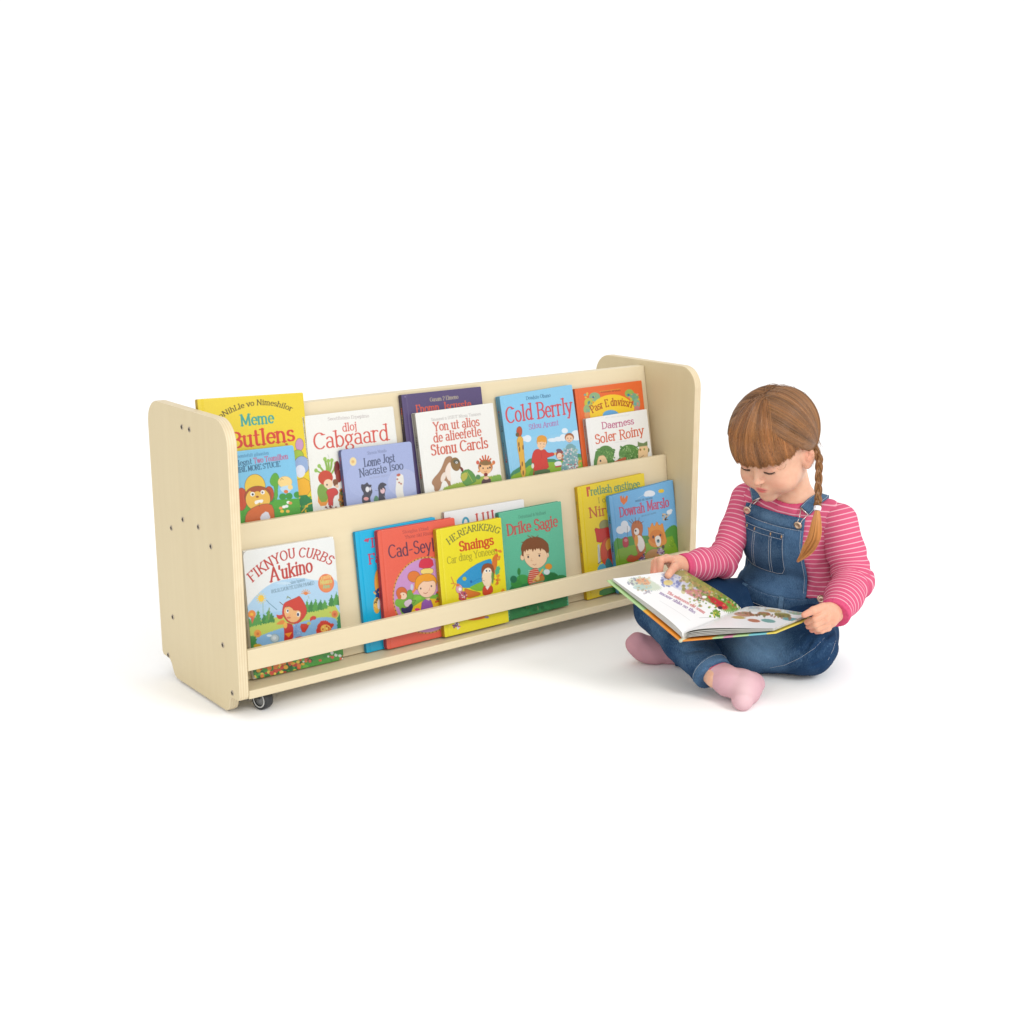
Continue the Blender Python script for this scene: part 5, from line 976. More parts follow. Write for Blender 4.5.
# ================= hair
CEN = hd(0, -.6, 3); RAD = np.array([7.9, 9.6, 8.8])
def onskull(dirs, off):
    d = dirs/np.linalg.norm(dirs, axis=-1, keepdims=True); r = 1/np.sqrt(((d/RAD)**2).sum(-1)); return d*(r+off)[..., None]       # head-frame offset from CEN
def toW(q): return CEN+q[..., 0:1]*hl+q[..., 1:2]*hf+q[..., 2:3]*hu
_t = gp(816.5, 446, 1.6)-CEN; TIE = np.array([_t@hl, _t@hf, _t@hu])
def hairline(az):      # lowest elevation of the hair at azimuth az (0 = face, 90 = ear, 180 = nape), degrees
    return np.interp(np.abs(az), [0, 40, 56, 66, 74, 84, 100, 112, 135, 180], [-6, -8, -6, -3, -7, -10, -12, -44, -52, -52])
cols3 = np.array([s2l((98, 66, 40)), s2l((126, 85, 49)), s2l((154, 106, 62)), s2l((186, 134, 78)), s2l((146, 88, 44))])
def haircol(n, w, key=None):
    '''locks share a tone: the colour follows a slowly changing key, with a little of its own on top'''
    c = cols3[rng.choice(5, n, p=w)]*rng.uniform(.88, 1.12, (n, 1)); m_ = (cols3*np.array(w)[:, None]).sum(0)
    c = c*.45+m_*.55
    if key is not None: c = c*(1+.20*np.sin(key*7.3)+.14*np.sin(key*17.1+1)+.08*np.sin(key*41))[:, None]
    return c*.9
# cap under the strands
def capfn(P):
    q = np.stack([(P-CEN)@hl, (P-CEN)@hf, (P-CEN)@hu], 1); k0 = np.linalg.norm(q/(RAD+.5), axis=1); k1 = np.linalg.norm(q/(RAD+.5)**2, axis=1)+1e-9; d = k0*(k0-1)/k1
    az = np.degrees(np.arctan2(q[:, 0], q[:, 1])); el = np.degrees(np.arctan2(q[:, 2], np.hypot(q[:, 0], q[:, 1])))
    cut = (hairline(az)+6-el)*.15; return np.maximum(d, np.maximum(cut, -(d+1.6)))
Pc, Fc = nets(capfn, CEN-11.5, CEN+11.5, .3)
hv = [Pc]; hf_ = [Fc]; hc_ = [np.tile(s2l((84, 55, 33)), (len(Pc), 1))]
K = 18; tt = np.linspace(0, 1, K)
def unit(v): return v/np.linalg.norm(v, axis=-1, keepdims=True)
# fringe: from the parting forwards and down, ending in a soft line above the eyes
n = 5200; az1 = rng.uniform(-72, 74, n); lvl = rng.uniform(0, 1, n)**.7*np.clip((76-np.abs(az1))/55, .08, 1)
root_f = rng.uniform(-.5, 6.2, n); root_l = az1/62*rng.uniform(0.1, 1.8, n)
d0 = unit(np.stack([root_l, root_f, np.full(n, 8.5)], 1))
e1 = hairline(az1)+1.3*np.sin(az1*.33)+.9*np.sin(az1*.83+1)+rng.normal(0, 1.3, n)-(rng.random(n) < .05)*rng.uniform(0, 4, n)+rng.random(n)**2*np.clip((np.abs(az1)-40)/30, 0, 1)*14+(rng.random(n) < .06)*rng.uniform(1, 6, n)
d1 = np.stack([np.sin(np.radians(az1))*np.cos(np.radians(e1)), np.cos(np.radians(az1))*np.cos(np.radians(e1)), np.sin(np.radians(e1))], 1)
dm = unit(d0*.5+d1*.5+np.stack([np.sin(np.radians(az1))*.12, np.full(n, .06), np.full(n, .05)], 1))
D_ = unit((1-tt)[None, :, None]**2*d0[:, None]+2*((1-tt)*tt)[None, :, None]*dm[:, None]+(tt**2)[None, :, None]*d1[:, None])
offs = .45+.55*lvl[:, None]+.25*np.sin(np.pi*tt)[None]+.30*tt[None]**3-.25*(tt[None] > .93)*lvl[:, None]*0
offs = offs-.45*np.exp(-(tt/.10)**2)[None]
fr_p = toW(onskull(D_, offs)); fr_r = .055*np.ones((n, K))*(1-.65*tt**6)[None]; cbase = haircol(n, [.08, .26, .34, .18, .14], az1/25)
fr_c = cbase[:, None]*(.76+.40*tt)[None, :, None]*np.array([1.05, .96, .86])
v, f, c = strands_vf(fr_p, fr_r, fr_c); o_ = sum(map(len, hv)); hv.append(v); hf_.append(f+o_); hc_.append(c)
# sides and back: from the parting round the head to the tie behind each ear
for sd_ in (1, -1):
    n = 5000 if sd_ > 0 else 2200; g = rng.uniform(0, 1, n)
    f0 = 6.4-15.5*g; zt = np.where(f0 > -6, 8.6, 8.6+(f0+6)*1.9)
    d0 = unit(np.stack([.12+rng.uniform(0, .25, n), f0, zt], 1)); tie = TIE+rng.normal(0, .42, (n, 3)); d2 = unit(tie)
    ctl = unit(np.stack([np.full(n, 7.5), np.interp(g, [0, .35, .7, 1], [4.6, 1.0, -4, -8.5]), np.interp(g, [0, .3, .7, 1], [-.2, 4.6, 3.2, -3.0])], 1)+rng.normal(0, .025, (n, 3)))
    D_ = unit((1-tt)[None, :, None]**2*d0[:, None]+2*((1-tt)*tt)[None, :, None]*ctl[:, None]*1.15+(tt**2)[None, :, None]*d2[:, None])
    offs = .35+.6*rng.random(n)[:, None]+.35*np.sin(np.pi*tt)[None]-.35*np.exp(-(tt/.08)**2)[None]+.25*tt[None]**4
    q = onskull(D_, offs); q[..., 0] *= sd_
    p = toW(q); cb = haircol(n, [.26, .32, .26, .10, .06], g*4); hil = (.92+.12*np.sin(np.pi*tt))[None, :, None]
    v, f, c = strands_vf(p, .058*np.ones((n, K)), cb[:, None]*hil); o_ = sum(map(len, hv)); hv.append(v); hf_.append(f+o_); hc_.append(c)
# a few loose hairs at the temple and behind the ear
n = 170; a0 = unit(TIE+rng.normal(0, 1.3, (n, 3))); q0 = onskull(a0, np.full(n, .7)); q0[:, 0] = np.abs(q0[:, 0])
dv = np.stack([rng.normal(.5, .5, n), rng.normal(.3, .9, n), rng.normal(-1.6, .8, n)], 1)
p = toW(q0)[:, None]+((tt[None, :, None])*(dv[:, :1]*hl+dv[:, 1:2]*hf+dv[:, 2:]*hu)[:, None])+ (tt**2)[None, :, None]*np.array([-.4, 0, -.8])
v, f, c = strands_vf(p, .045*np.ones((n, K))*(1-.7*tt)[None], haircol(n, [.1, .2, .3, .3, .1])); o_ = sum(map(len, hv)); hv.append(v); hf_.append(f+o_); hc_.append(c)
n = 260; dd_ = unit(rng.normal(0, 1, (n, 3))*np.array([1, 1, .6])+np.array([0, -.3, .9])); q0 = onskull(dd_, np.full(n, .8)); side_ = unit(np.cross(dd_, rng.normal(0, 1, (n, 3)))); ln_ = rng.uniform(1.2, 3.2, n)[:, None, None]
q = q0[:, None]+side_[:, None]*tt[None, :, None]*ln_+dd_[:, None]*(.35*np.sin(np.pi*tt)-.45*tt**2)[None, :, None]*ln_*.35
v, f, c = strands_vf(toW(q), .035*np.ones((n, K)), haircol(n, [.1, .3, .3, .2, .1])); o_ = sum(map(len, hv)); hv.append(v); hf_.append(f+o_); hc_.append(c)
gobj('hair', np.vstack(hv), np.vstack(hf_), M_hair, person, {'tint': np.vstack(hc_)})
# braid
tie_w = toW(TIE[None])[0]
ctrl = [tie_w+np.array([-.9, .3, .3]), gp(818.6, 457, .2), gp(819, 470, -1.8), gp(818.5, 486, -4.3), gp(818, 500, -6.0), gp(817.5, 508, -6.6)]
def spline(pts, n):
    pts = [np.array(p) for p in pts]; pts = [2*pts[0]-pts[1]]+pts+[2*pts[-1]-pts[-2]]; o = []; m = len(pts)-3
    for i in range(n):
        t = i/(n-1)*m; k = min(int(t), m-1); t -= k; a, b, c, d = pts[k:k+4]
        o.append(.5*((2*b)+(-a+c)*t+(2*a-5*b+4*c-d)*t*t+(-a+3*b-3*c+d)*t**3))
    return np.array(o)
nb = 90; path = spline(ctrl, nb); tg = unit(np.gradient(path, axis=0)); sx = unit(np.cross(tg, np.array([0, 1, 0]))); sy = np.cross(tg, sx)
bp_, br_, bc_ = [], [], []
L_b = np.linalg.norm(np.diff(path, axis=0), axis=1).sum()
ph = np.linspace(0, L_b/6.4*2*math.pi, nb)
for k in range(3):
    th_ = ph+k*2*math.pi/3; cx_ = .43*np.sin(th_); cy_ = .32*np.sin(2*th_)
    for j in range(60):
        a = rng.uniform(0, 2*math.pi); rr2 = math.sqrt(rng.random()); ra = .38*rr2
        wv = .04*np.sin(np.linspace(0, 9, nb)+j)
        p = path+sx*(cx_+ra*math.cos(a)+wv)[:, None]+sy*(cy_+ra*.8*math.sin(a))[:, None]; bp_.append(p); br_.append(np.full(nb, .07))
        bc_.append(np.tile(haircol(1, [.2, .28, .26, .14, .12])[0], (nb, 1)))
v, f, c = strands_vf(np.array(bp_), np.array(br_), np.array(bc_))
core = tube_vf(list(path[::3]), .34, 8); cv_ = np.array(core[0]); cf_ = np.array([q for q in core[1] if len(q) == 4])
# tail below the band
nt = 420; Kt = 20; t2 = np.linspace(0, 1, Kt); tail = spline([gp(817.5, 509, -6.7), gp(816.5, 522, -7.8), gp(814, 538, -8.6), gp(806, 552, -8.8), gp(797, 562, -8.6)], Kt)
a = rng.uniform(0, 2*math.pi, nt); rr2 = np.sqrt(rng.random(nt)); wd = .38+1.15*np.sin(np.pi*np.clip(t2*.85, 0, 1))**1.1
wd = wd*np.interp(t2, [0, .7, 1], [1, .9, .28])
tgt = unit(np.gradient(tail, axis=0)); sxt = unit(np.cross(tgt, [0, 1, 0])); syt = np.cross(tgt, sxt)
end = 1-.42*rng.random(nt)**1.4*np.interp(rr2, [0, 1], [.5, 1])
tp_ = tail[None]+(rr2*np.cos(a))[:, None, None]*wd[None, :, None]*sxt[None]+(rr2*np.sin(a))[:, None, None]*.55*wd[None, :, None]*syt[None]
for i in range(nt):       # hairs end at different lengths
    s_ = t2*end[i]; tp_[i] = np.stack([np.interp(s_, t2, tp_[i][:, k]) for k in range(3)], 1)
tc2 = (haircol(nt, [.0, .06, .24, .64, .06])*1.25)[:, None]*(1+.25*t2)[None, :, None]*np.array([1.05, .95, .78])
v3, f3, c3 = strands_vf(tp_, .065*np.ones((nt, Kt))*(1-.85*t2**3)[None], tc2)
BV = np.vstack([v, cv_, v3]); BF = np.vstack([f, cf_+len(v), f3+len(v)+len(cv_)]); BC = np.vstack([c, np.tile(s2l((120, 80, 45)), (len(cv_), 1)), c3])
braid = gobj('braid', BV, BF, M_hair, person, {'tint': BC})
v, f = tube_vf([path[-1]+tg[-1]*x_ for x_ in (-.45, -.15, .2, .5)], [.68, .78, .78, .66], 14); gobj('hair_band', v, f, M_band, braid)

# ================= shirt
sh = SD()
sh.cap(NB+tlw*-7.2-tu*2.5, NB+tlw*7.2-tu*2.5, 3.4, 3.4, 2.5); sh.cap(NB-tu*1.2, NB-tu*4, 4.1, 5.4, 2)
sh.ell(NB-tu*9+tfw*.4-tlw*.7, (10.3, 7.0, 10), TAX, 2.5); sh.cap(NB+tlw*7-tu*8, PEL+tlw*8.2+tu*5, 3.6, 4.2, 2.5); sh.ell(PEL+tu*4, (10.0, 7.5, 8.5), TAX, 2.5)
sh.cap(SR, SR+(ER-SR)*.12, 3.5, 3.1, 2.0); sh.cap(SL, SL+(EL-SL)*.12, 3.6, 3.2, 2.0)
neckc = NB+tu*.9+tfw*1.2; nax = nv(tu*.93-tfw*.36)
def neckd(P): q = P-neckc; h = q@nax; r = np.linalg.norm(q-h[:, None]*nax, axis=1); return r, h
def wrk(P, A_, k, dv_, ph_=0.): return A_*np.sin((P@np.array(dv_))*k+1.7*np.sin(P@np.array([.5, .3, .2])+ph_))
def shirtfn(P):
    d = sh(P)+wrk(P, .10, 1.3, nv((.8, .3, .6)))+wrk(P, .07, 2.1, nv((-.6, .2, .7)), 2)
    r, h = neckd(P); return np.maximum(np.maximum(d, -(d+.45)), 4.55-r-np.maximum(0, -h-1.2)*1.4-np.where(h < -4, 9, 0)*0)
def shirt_cut(P): return np.maximum(shirtfn(P), (P-(PEL-tu*2))@(-tu))
Ps, Fs = nets(shirt_cut, sh.lo, sh.hi, .24)
sR = (NB-Ps)@tu; r_, h_ = neckd(Ps)
edge_ = 4.55-np.maximum(0, -h_-1.2)*1.4
plain = np.clip(1-(r_-edge_-1.0)/.12, 0, 1)*(h_ > -5)
shirt = gobj('shirt', Ps, Fs, M_jersey, person, {'run': sR+.5*np.sin((Ps@tlw)*.25)*.6, 'plain': plain})
def sleeve(S, E, W_, rs, cuffcut, nm='sleeve'):
    s_ = SD(); mid1 = S+(E-S)*.5
    s_.chain([S, mid1, E], rs[:3], .8); s_.chain([E, E+(W_-E)*.5, W_], [rs[2]]+rs[3:], 1.6)
    pts = [S, E, W_]; Ls = np.linalg.norm(E-S); Lt = Ls+np.linalg.norm(W_-E)
    def fn(P):
        a, b = along(P, pts); d = s_(P)
        w1 = np.exp(-((a-Ls)/4.5)**2); d = d+.24*w1*np.sin(a*2.3+1.2*np.sin(P@np.array([.9, .5, .2])))+.07*np.sin(a*1.5+P@np.array([.4, .2, .9]))
        d = np.maximum(d, a-(Lt-cuffcut)); inner = -(d+.32); return np.maximum(d, np.where(a > Lt-cuffcut-2.2, inner, -50))
    P, F = nets(fn, s_.lo-.3, s_.hi+.3, .22)
    dA, dB = nv(E-S), nv(W_-E); sA, sB = (P-S)@dA, Ls+(P-E)@dB; wA = 1/(1+np.exp(np.clip(((P-E)@nv(dA+dB))/1.0, -40, 40))); a = sA*wA+sB*(1-wA)
    return gobj(nm, P, F, M_jersey, shirt, {'run': a, 'plain': np.clip((a-(Lt-cuffcut-1.1))/.1, 0, 1)})
sleeve(SR, ER, WR_, [3.75, 3.35, 3.3, 3.2, 2.75], .1)
sleeve(SL, EL, WL, [4.05, 4.05, 4.0, 3.7, 3.2], -.2)
# ================= overalls
ov = SD(); ovT = SD(); ovR = SD(); ovL = SD(); ovS = SD()
T1 = HR+(KR-HR)*.5; T2 = HL+(KL-HL)*.5
for q_ in (ov, ovT): q_.ell(PEL-tu*1.5, (9.8, 8.2, 7.6), TAX, 2); q_.ell(PEL+tu*5, (10.2, 8.2, 7.5), TAX, 2)
for q_ in (ov, ovR): q_.chain([HR, T1+np.array([0, 0, .6]), KR], [7.0, 6.3, 5.4], 2.2); q_.chain([KR, KR+(AR-KR)*.5, AR], [5.4, 4.8, 3.75], 1.6)
for q_ in (ov, ovL): q_.chain([HL, T2, KL], [7.0, 6.5, 6.0], 2.2)
for q_ in (ov, ovS): q_.chain([KL, KL+(AL-KL)*.45, AL], [6.0, 5.2, 4.0], 1.8)
hemR = nv(AR-KR); hemL = nv(AL-KL)
WST = PEL+tu*7.8
def smin(a, b, k): h = np.clip(.5+.5*(b-a)/k, 0, 1); return b*(1-h)+a*h-k*h*(1-h)
def ridge(x): return 1-2*np.abs(np.sin(x))**.7
GROOVE = []
def ovfn(P):
    aR, bR = along(P, [KR, AR]); aL, bL = along(P, [HL, KL, AL])
    LR = np.linalg.norm(AR-KR); kL = np.linalg.norm(KL-HL)
    dT = np.maximum(ovT(P), (P-WST)@tu); dR = ovR(P); dL = ovL(P); dS = ovS(P)
    dR = dR+.11*ridge(P@nv((-.2, .9, .5))*.55+1.1*np.sin(P@np.array([.22, .18, -.3])))*np.exp(-(bR/9)**2)
    hem = (bR < 7.5) & (aR > LR-2.6); dR = np.where(hem, dR-.16*np.clip((aR-LR+2.6)/.2, 0, 1), dR); dR = dR+.12*np.exp(-((aR-LR+2.75)/.16)**2)*(bR < 7.5)
    dR = np.maximum(dR, aR-(LR-.9)); dR = np.where(aR > LR-3.4, np.maximum(dR, -(dR+.97)), dR)
    dS = np.maximum(dS, (P-AL)@hemL+.2)
    d = smin(smin(dT, dR, 1.6), smin(dL, dS, 1.2), 1.6)
    c1 = np.exp(-((aL-kL)/7)**2)*np.exp(-(bL/9)**2)
    d = d+.22*c1*ridge(P@nv((.9, .2, -.7))*.62+1.3*np.sin(P@np.array([.22, .3, .35])))
    d = d+.16*ridge(P@nv((.3, .5, 1.0))*.5+1.5*np.sin(P@np.array([.3, -.2, .25])))*np.exp(-(np.linalg.norm(P-PEL, axis=1)/13)**2)
    for pl, dep, wd_ in GROOVE: d = d+dep*np.exp(-(along(P, pl)[1]/wd_)**2)
    return np.maximum(d, .12-P[:, 2])
def ovray(px, py, out=.04):
    o = toL(CAM); d = np.array([ray(px, py)@LX, ray(px, py)@LY, ray(px, py)@LZ]); d /= np.linalg.norm(d); t = np.linspace(230, 340, 2201); P = o+np.outer(t, d); v = ovfn(P); i = int(np.argmax(v < 0)); return P[i]-d*out
for pl_, dep_, wd_ in (([(834, 631), (823, 640), (812, 655)], .5, .5), ([(824, 624), (814, 636), (805, 652)], .35, .45), ([(836, 650), (826, 660), (812, 667)], .35, .45), ([(750, 641), (764, 651), (778, 655)], .3, .5), ([(694, 662), (706, 668), (716, 668)], .25, .35), ([(652, 616), (664, 630), (684, 640)], .28, .5), ([(672, 648), (688, 652), (702, 650)], .22, .4), ([(790, 660), (803, 650), (810, 640)], .3, .4)):
    pts_ = [ovray(*q, 0) for q in pl_]; GROOVE.append((pts_, dep_*1.6, wd_*.9))
lo = ov.lo.copy(); lo[2] = 0
Po, Fo = nets(ovfn, lo, ov.hi, .30)
aR, bR = along(Po, [KR, AR]); LR = np.linalg.norm(AR-KR)
def spot(px, py, a, r): return a*np.exp(-((Po-ovray(px, py))**2).sum(1)/(r*r))
wear = spot(765, 648, .34, 5.5)+spot(742, 645, .18, 4)+spot(690, 650, .14, 5)+spot(655, 630, .12, 4)+.14*((aR > LR-2.6) & (bR < 7))-.10
wear += .12*np.clip(1-np.abs(ridge(Po@nv((.9, .2, -.7))*.62+1.3*np.sin(Po@np.array([.22, .3, .35])))-1)/.35, 0, 1)*(Po[:, 0] > 0)
allo = gobj('overalls', Po, Fo, M_denim, person, {'wear': wear})
# bib: a curved denim panel lying on the chest
shb = lambda P: sh(P)
def on_front(u, w, out=.45):
    """u across (cm, + = her left), w up from the waist line: a point on the shirt front"""
    t = np.linspace(16, 0, 321); base = WST+tlw*u+tu*w; P = base+np.outer(t, tfw); d = np.minimum(sh(P), ovT(P) if w < .5 else 50); i = int(np.argmax(d < out)) if (d < out).any() else int(np.argmin(d)); return P[i]
WB = np.linalg.norm(NB-WST)
BT = WB-2.3
def bibw(w): return np.interp(w/BT, [-.1, 0, .3, .65, 1], [8.6, 8.6, 8.2, 7.4, 7.0])
nu, nw = 44, 60; pts = np.array([[on_front(u_*bibw(w)-1.3-.5*max(0, w)/BT, w+.35*(u_*u_)*(w/BT)*-1.0) for u_ in np.linspace(-1, 1, nu)] for w in np.linspace(-.2, BT, nw)])
_w = np.linspace(0, 1, nw)[:, None]; _u = np.linspace(-1, 1, nu)[None]
pts = pts+((.16*np.sin(_w*34+2.2*_u+.8*np.sin(_u*3))*np.clip(1-_w/.32, 0, 1)+.07*np.sin(_w*13-3*_u)*np.clip(1-_w/.8, 0, 1))[..., None])*tfw
for _ in range(2): pts[1:-1, 1:-1] = (pts[1:-1, 1:-1]*2+pts[:-2, 1:-1]+pts[2:, 1:-1]+pts[1:-1, :-2]+pts[1:-1, 2:])/6
def shell(pts, th, name, mat, parent, attrs_wear=0.05):
    n0, n1 = pts.shape[:2]; du = np.gradient(pts, axis=1); dw = np.gradient(pts, axis=0); nn = unit(np.cross(du, dw)); nn *= np.sign((nn*tfw).sum(-1, keepdims=True))
    A_ = pts+nn*th; V = np.vstack([A_.reshape(-1, 3), pts.reshape(-1, 3)]); id0 = np.arange(n0*n1).reshape(n0, n1); id1 = id0+n0*n1
    F = [np.stack([id0[:-1, :-1], id0[:-1, 1:], id0[1:, 1:], id0[1:, :-1]], -1).reshape(-1, 4), np.stack([id1[:-1, :-1], id1[1:, :-1], id1[1:, 1:], id1[:-1, 1:]], -1).reshape(-1, 4)]
    for a_, b_ in ((id0[0], id1[0]), (id0[-1][::-1], id1[-1][::-1]), (id0[::-1, 0], id1[::-1, 0]), (id0[:, -1], id1[:, -1])): F.append(np.stack([a_[:-1], b_[:-1], b_[1:], a_[1:]], -1))
    o = gobj(name, V, np.vstack(F), mat, parent, {'wear': attrs_wear+np.tile((.13*np.exp(-((np.linspace(-1, 1, n1)[None]*1.0)**2+(np.linspace(-1, 1, n0)[:, None])**2)*1.6)-.05+.05*(np.abs(np.linspace(-1, 1, n1))[None] > .93)).ravel(), 2)}); return o, A_, nn
bib, BS, BN = shell(pts, .32, 'bib', M_denim, allo, .06)
def bibpt(u, w, out=0.0):       # u in -1..1, w in 0..1
    x = (u+1)/2*(nu-1); y = w*(nw-1); i, j = min(int(y), nw-2), min(int(x), nu-2); a, b = y-i, x-j
    q = lambda M: (M[i, j]*(1-a)*(1-b)+M[i+1, j]*a*(1-b)+M[i, j+1]*(1-a)*b+M[i+1, j+1]*a*b); return q(BS)+q(BN)*out
def stitch(fn, name, parent, mat=M_thread, gap=.34, dash=.25, r=.055):
    """a run of separate stitches along a curve fn(t)"""
    P = np.array([fn(t) for t in np.linspace(0, 1, 160)]); s = np.concatenate([[0], np.cumsum(np.linalg.norm(np.diff(P, axis=0), axis=1))]); vf = []; x = 0
    while x < s[-1]-dash:
        q = [np.array([np.interp(x+dash*k/2, s, P[:, j]) for j in range(3)]) for k in range(3)]; vf.append(tube_vf(q, r, 4)); x += gap
    v, f = merge(vf); return gobj(name, v, f, mat, parent)
def bpath(pairs, out=.03):
    a = np.array(pairs, float); s = np.concatenate([[0], np.cumsum(np.linalg.norm(np.diff(a, axis=0), axis=1))]); s /= s[-1]
    return lambda t: bibpt(np.interp(t, s, a[:, 0]), np.interp(t, s, a[:, 1]), out)
for pr_ in ([(-.93, .99), (.93, .99)], [(-.95, .86), (.95, .86)], [(-.93, .98), (-.93, .05)], [(.93, .98), (.93, .05)], [(-.10, .86), (-.10, .985)], [(-.16, .86), (-.16, .985)]):
    stitch(bpath(pr_, .02), 'topstitching', bib)
# top band of the bib slightly proud
band = np.array([[bibpt(u_, w, .0) for u_ in np.linspace(-1, 1, 40)] for w in np.linspace(.87, 1.0, 8)]); shell(band+tfw*.0, .12, 'bib_band', M_denim2, bib, .0)
# chest pocket with rounded lower corners
pk = []; W0, W1, U0, U1 = .24, .80, -.82, .50
for w in np.linspace(0, 1, 24):
    r_ = .16; sh_ = 0 if w > r_ else (1-math.sqrt(max(0, 1-((r_-w)/r_)**2)))*.16
    pk.append([bibpt(U0+(U1-U0)*(sh_*.9+(1-1.8*sh_)*t), W0+(W1-W0)*w, .02) for t in np.linspace(0, 1, 24)])
pocket, PS, PN = shell(np.array(pk), .16, 'pocket', M_denim2, bib, -.02)
out_ = [(-.78, W1-.01), (-.78, W0+.11), (-.70, W0+.035), (-.58, W0+.015), (.26, W0+.015), (.38, W0+.035), (.46, W0+.11), (.46, W1-.01)]
stitch(bpath(out_, .22), 'topstitching', pocket); stitch(bpath([(-.78, W1-.015), (.46, W1-.015)], .22), 'topstitching', pocket); stitch(bpath([(-.78, W1-.075), (.46, W1-.075)], .22), 'topstitching', pocket)
for u_ in (-.48, -.42, .06, .12): stitch(bpath([(u_, W0+.02), (u_, W1-.08)], .22), 'topstitching', pocket)
for u_ in (-.74, -.45, .09, .42):
    c0 = bibpt(u_, W1-.045, .24); v, f = tube_vf([c0-tu*.32, c0+tu*.32], .14, 5); gobj('bar_tack', v, f, M_thread2, pocket)
# waistband, loops, side button
def ovsurf(u, w, out=.05, side=tfw):
    t = np.linspace(18, 2, 321); base = PEL+tlw*u+tu*w; P = base+np.outer(t, side); d = ovfn(P); i = int(np.argmax(d < 0)); return P[i]+side*out
wr_ = []
for w in np.linspace(4.7, 7.8, 6):
    row = []
    for a in np.linspace(-1.5, 1.5, 60):
        dr = nv(tfw*math.cos(a)+tlw*math.sin(a)); t = np.linspace(15, 2, 261); P = PEL+tu*w+np.outer(t, dr); d = ovT(P); i = int(np.argmax(d < .12)) if (d < .12).any() else int(np.argmin(d)); row.append(P[i])
    wr_.append(row)
wb_ = np.array(wr_); du = np.gradient(wb_, axis=1); nn = unit(np.cross(du, np.broadcast_to(tu, du.shape))); cen = PEL; nn *= np.sign(((wb_-cen)*nn).sum(-1, keepdims=True))
wb_ = wb_+nn*.55
V = np.vstack([(wb_+nn*.3).reshape(-1, 3), wb_.reshape(-1, 3)]); id0 = np.arange(6*60).reshape(6, 60); id1 = id0+360
F = np.vstack([np.stack([id0[:-1, :-1], id0[:-1, 1:], id0[1:, 1:], id0[1:, :-1]], -1).reshape(-1, 4), np.stack([id0[-1, :-1], id0[-1, 1:], id1[-1, 1:], id1[-1, :-1]], -1), np.stack([id1[0, :-1], id1[0, 1:], id0[0, 1:], id0[0, :-1]], -1)])
wband = gobj('waistband', V, F, M_denim2, allo, {'wear': np.full(720, -.04)})
def wbp(i, a, out=.32): 
    x = (a+1.5)/3*59; j = min(int(x), 58); b = x-j; return (wb_[i, j]*(1-b)+wb_[i, j+1]*b)+(nn[i, j])*out
for i in (0, 5): stitch(lambda t, i=i: wbp(i, -1.45+2.9*t)+tu*(.18 if i == 0 else -.18), 'topstitching', wband)
for a in (-.75, .36, 1.35):
    q = [wbp(0, a, .45)-tu*.35, wbp(2, a, .55), wbp(4, a, .55), wbp(5, a, .45)+tu*.2]; v, f = tube_vf(q, .5, 8, flat=.28); 
    sdv = nv(np.cross(q[-1]-q[0], nn[2, 30]))
    V2 = []; 
    for p_ in q: V2 += [p_-sdv*.55, p_+sdv*.55, p_+sdv*.55+nv(p_-PEL)*.2, p_-sdv*.55+nv(p_-PEL)*.2]
    F2_ = [(4*i+j, 4*i+(j+1) % 4, 4*i+4+(j+1) % 4, 4*i+4+j) for i in range(3) for j in range(4)]+[(0, 3, 2, 1), (12, 13, 14, 15)]
    gobj('belt_loop', V2, F2_, M_denim2, allo, {'wear': np.full(16, .08)}, False)
def button(c, n_, r, mat, name, parent):
    n_ = nv(n_); a = nv(np.cross(n_, [0, .3, 1])); b = np.cross(n_, a); pr_ = [(.02, .26), (r*.35, .24), (r*.5, .30), (r*.8, .32), (r*.97, .22), (r, .08), (r*.9, 0)]; V = []; F = []
    for i in range(24):
        t = 2*math.pi*i/24; V += [c+n_*h+(a*math.cos(t)+b*math.sin(t))*q for q, h in pr_]
    m_ = len(pr_)
    for i in range(24):
        for j in range(m_-1): F.append((i*m_+j, ((i+1) % 24)*m_+j, ((i+1) % 24)*m_+j+1, i*m_+j+1))
    return gobj(name, V, F, mat, parent)
button(gp(820.5, 598.5, 2), (.1, -1, .1), .85, M_brass, 'side_button', allo).location = (0, 0, 0)
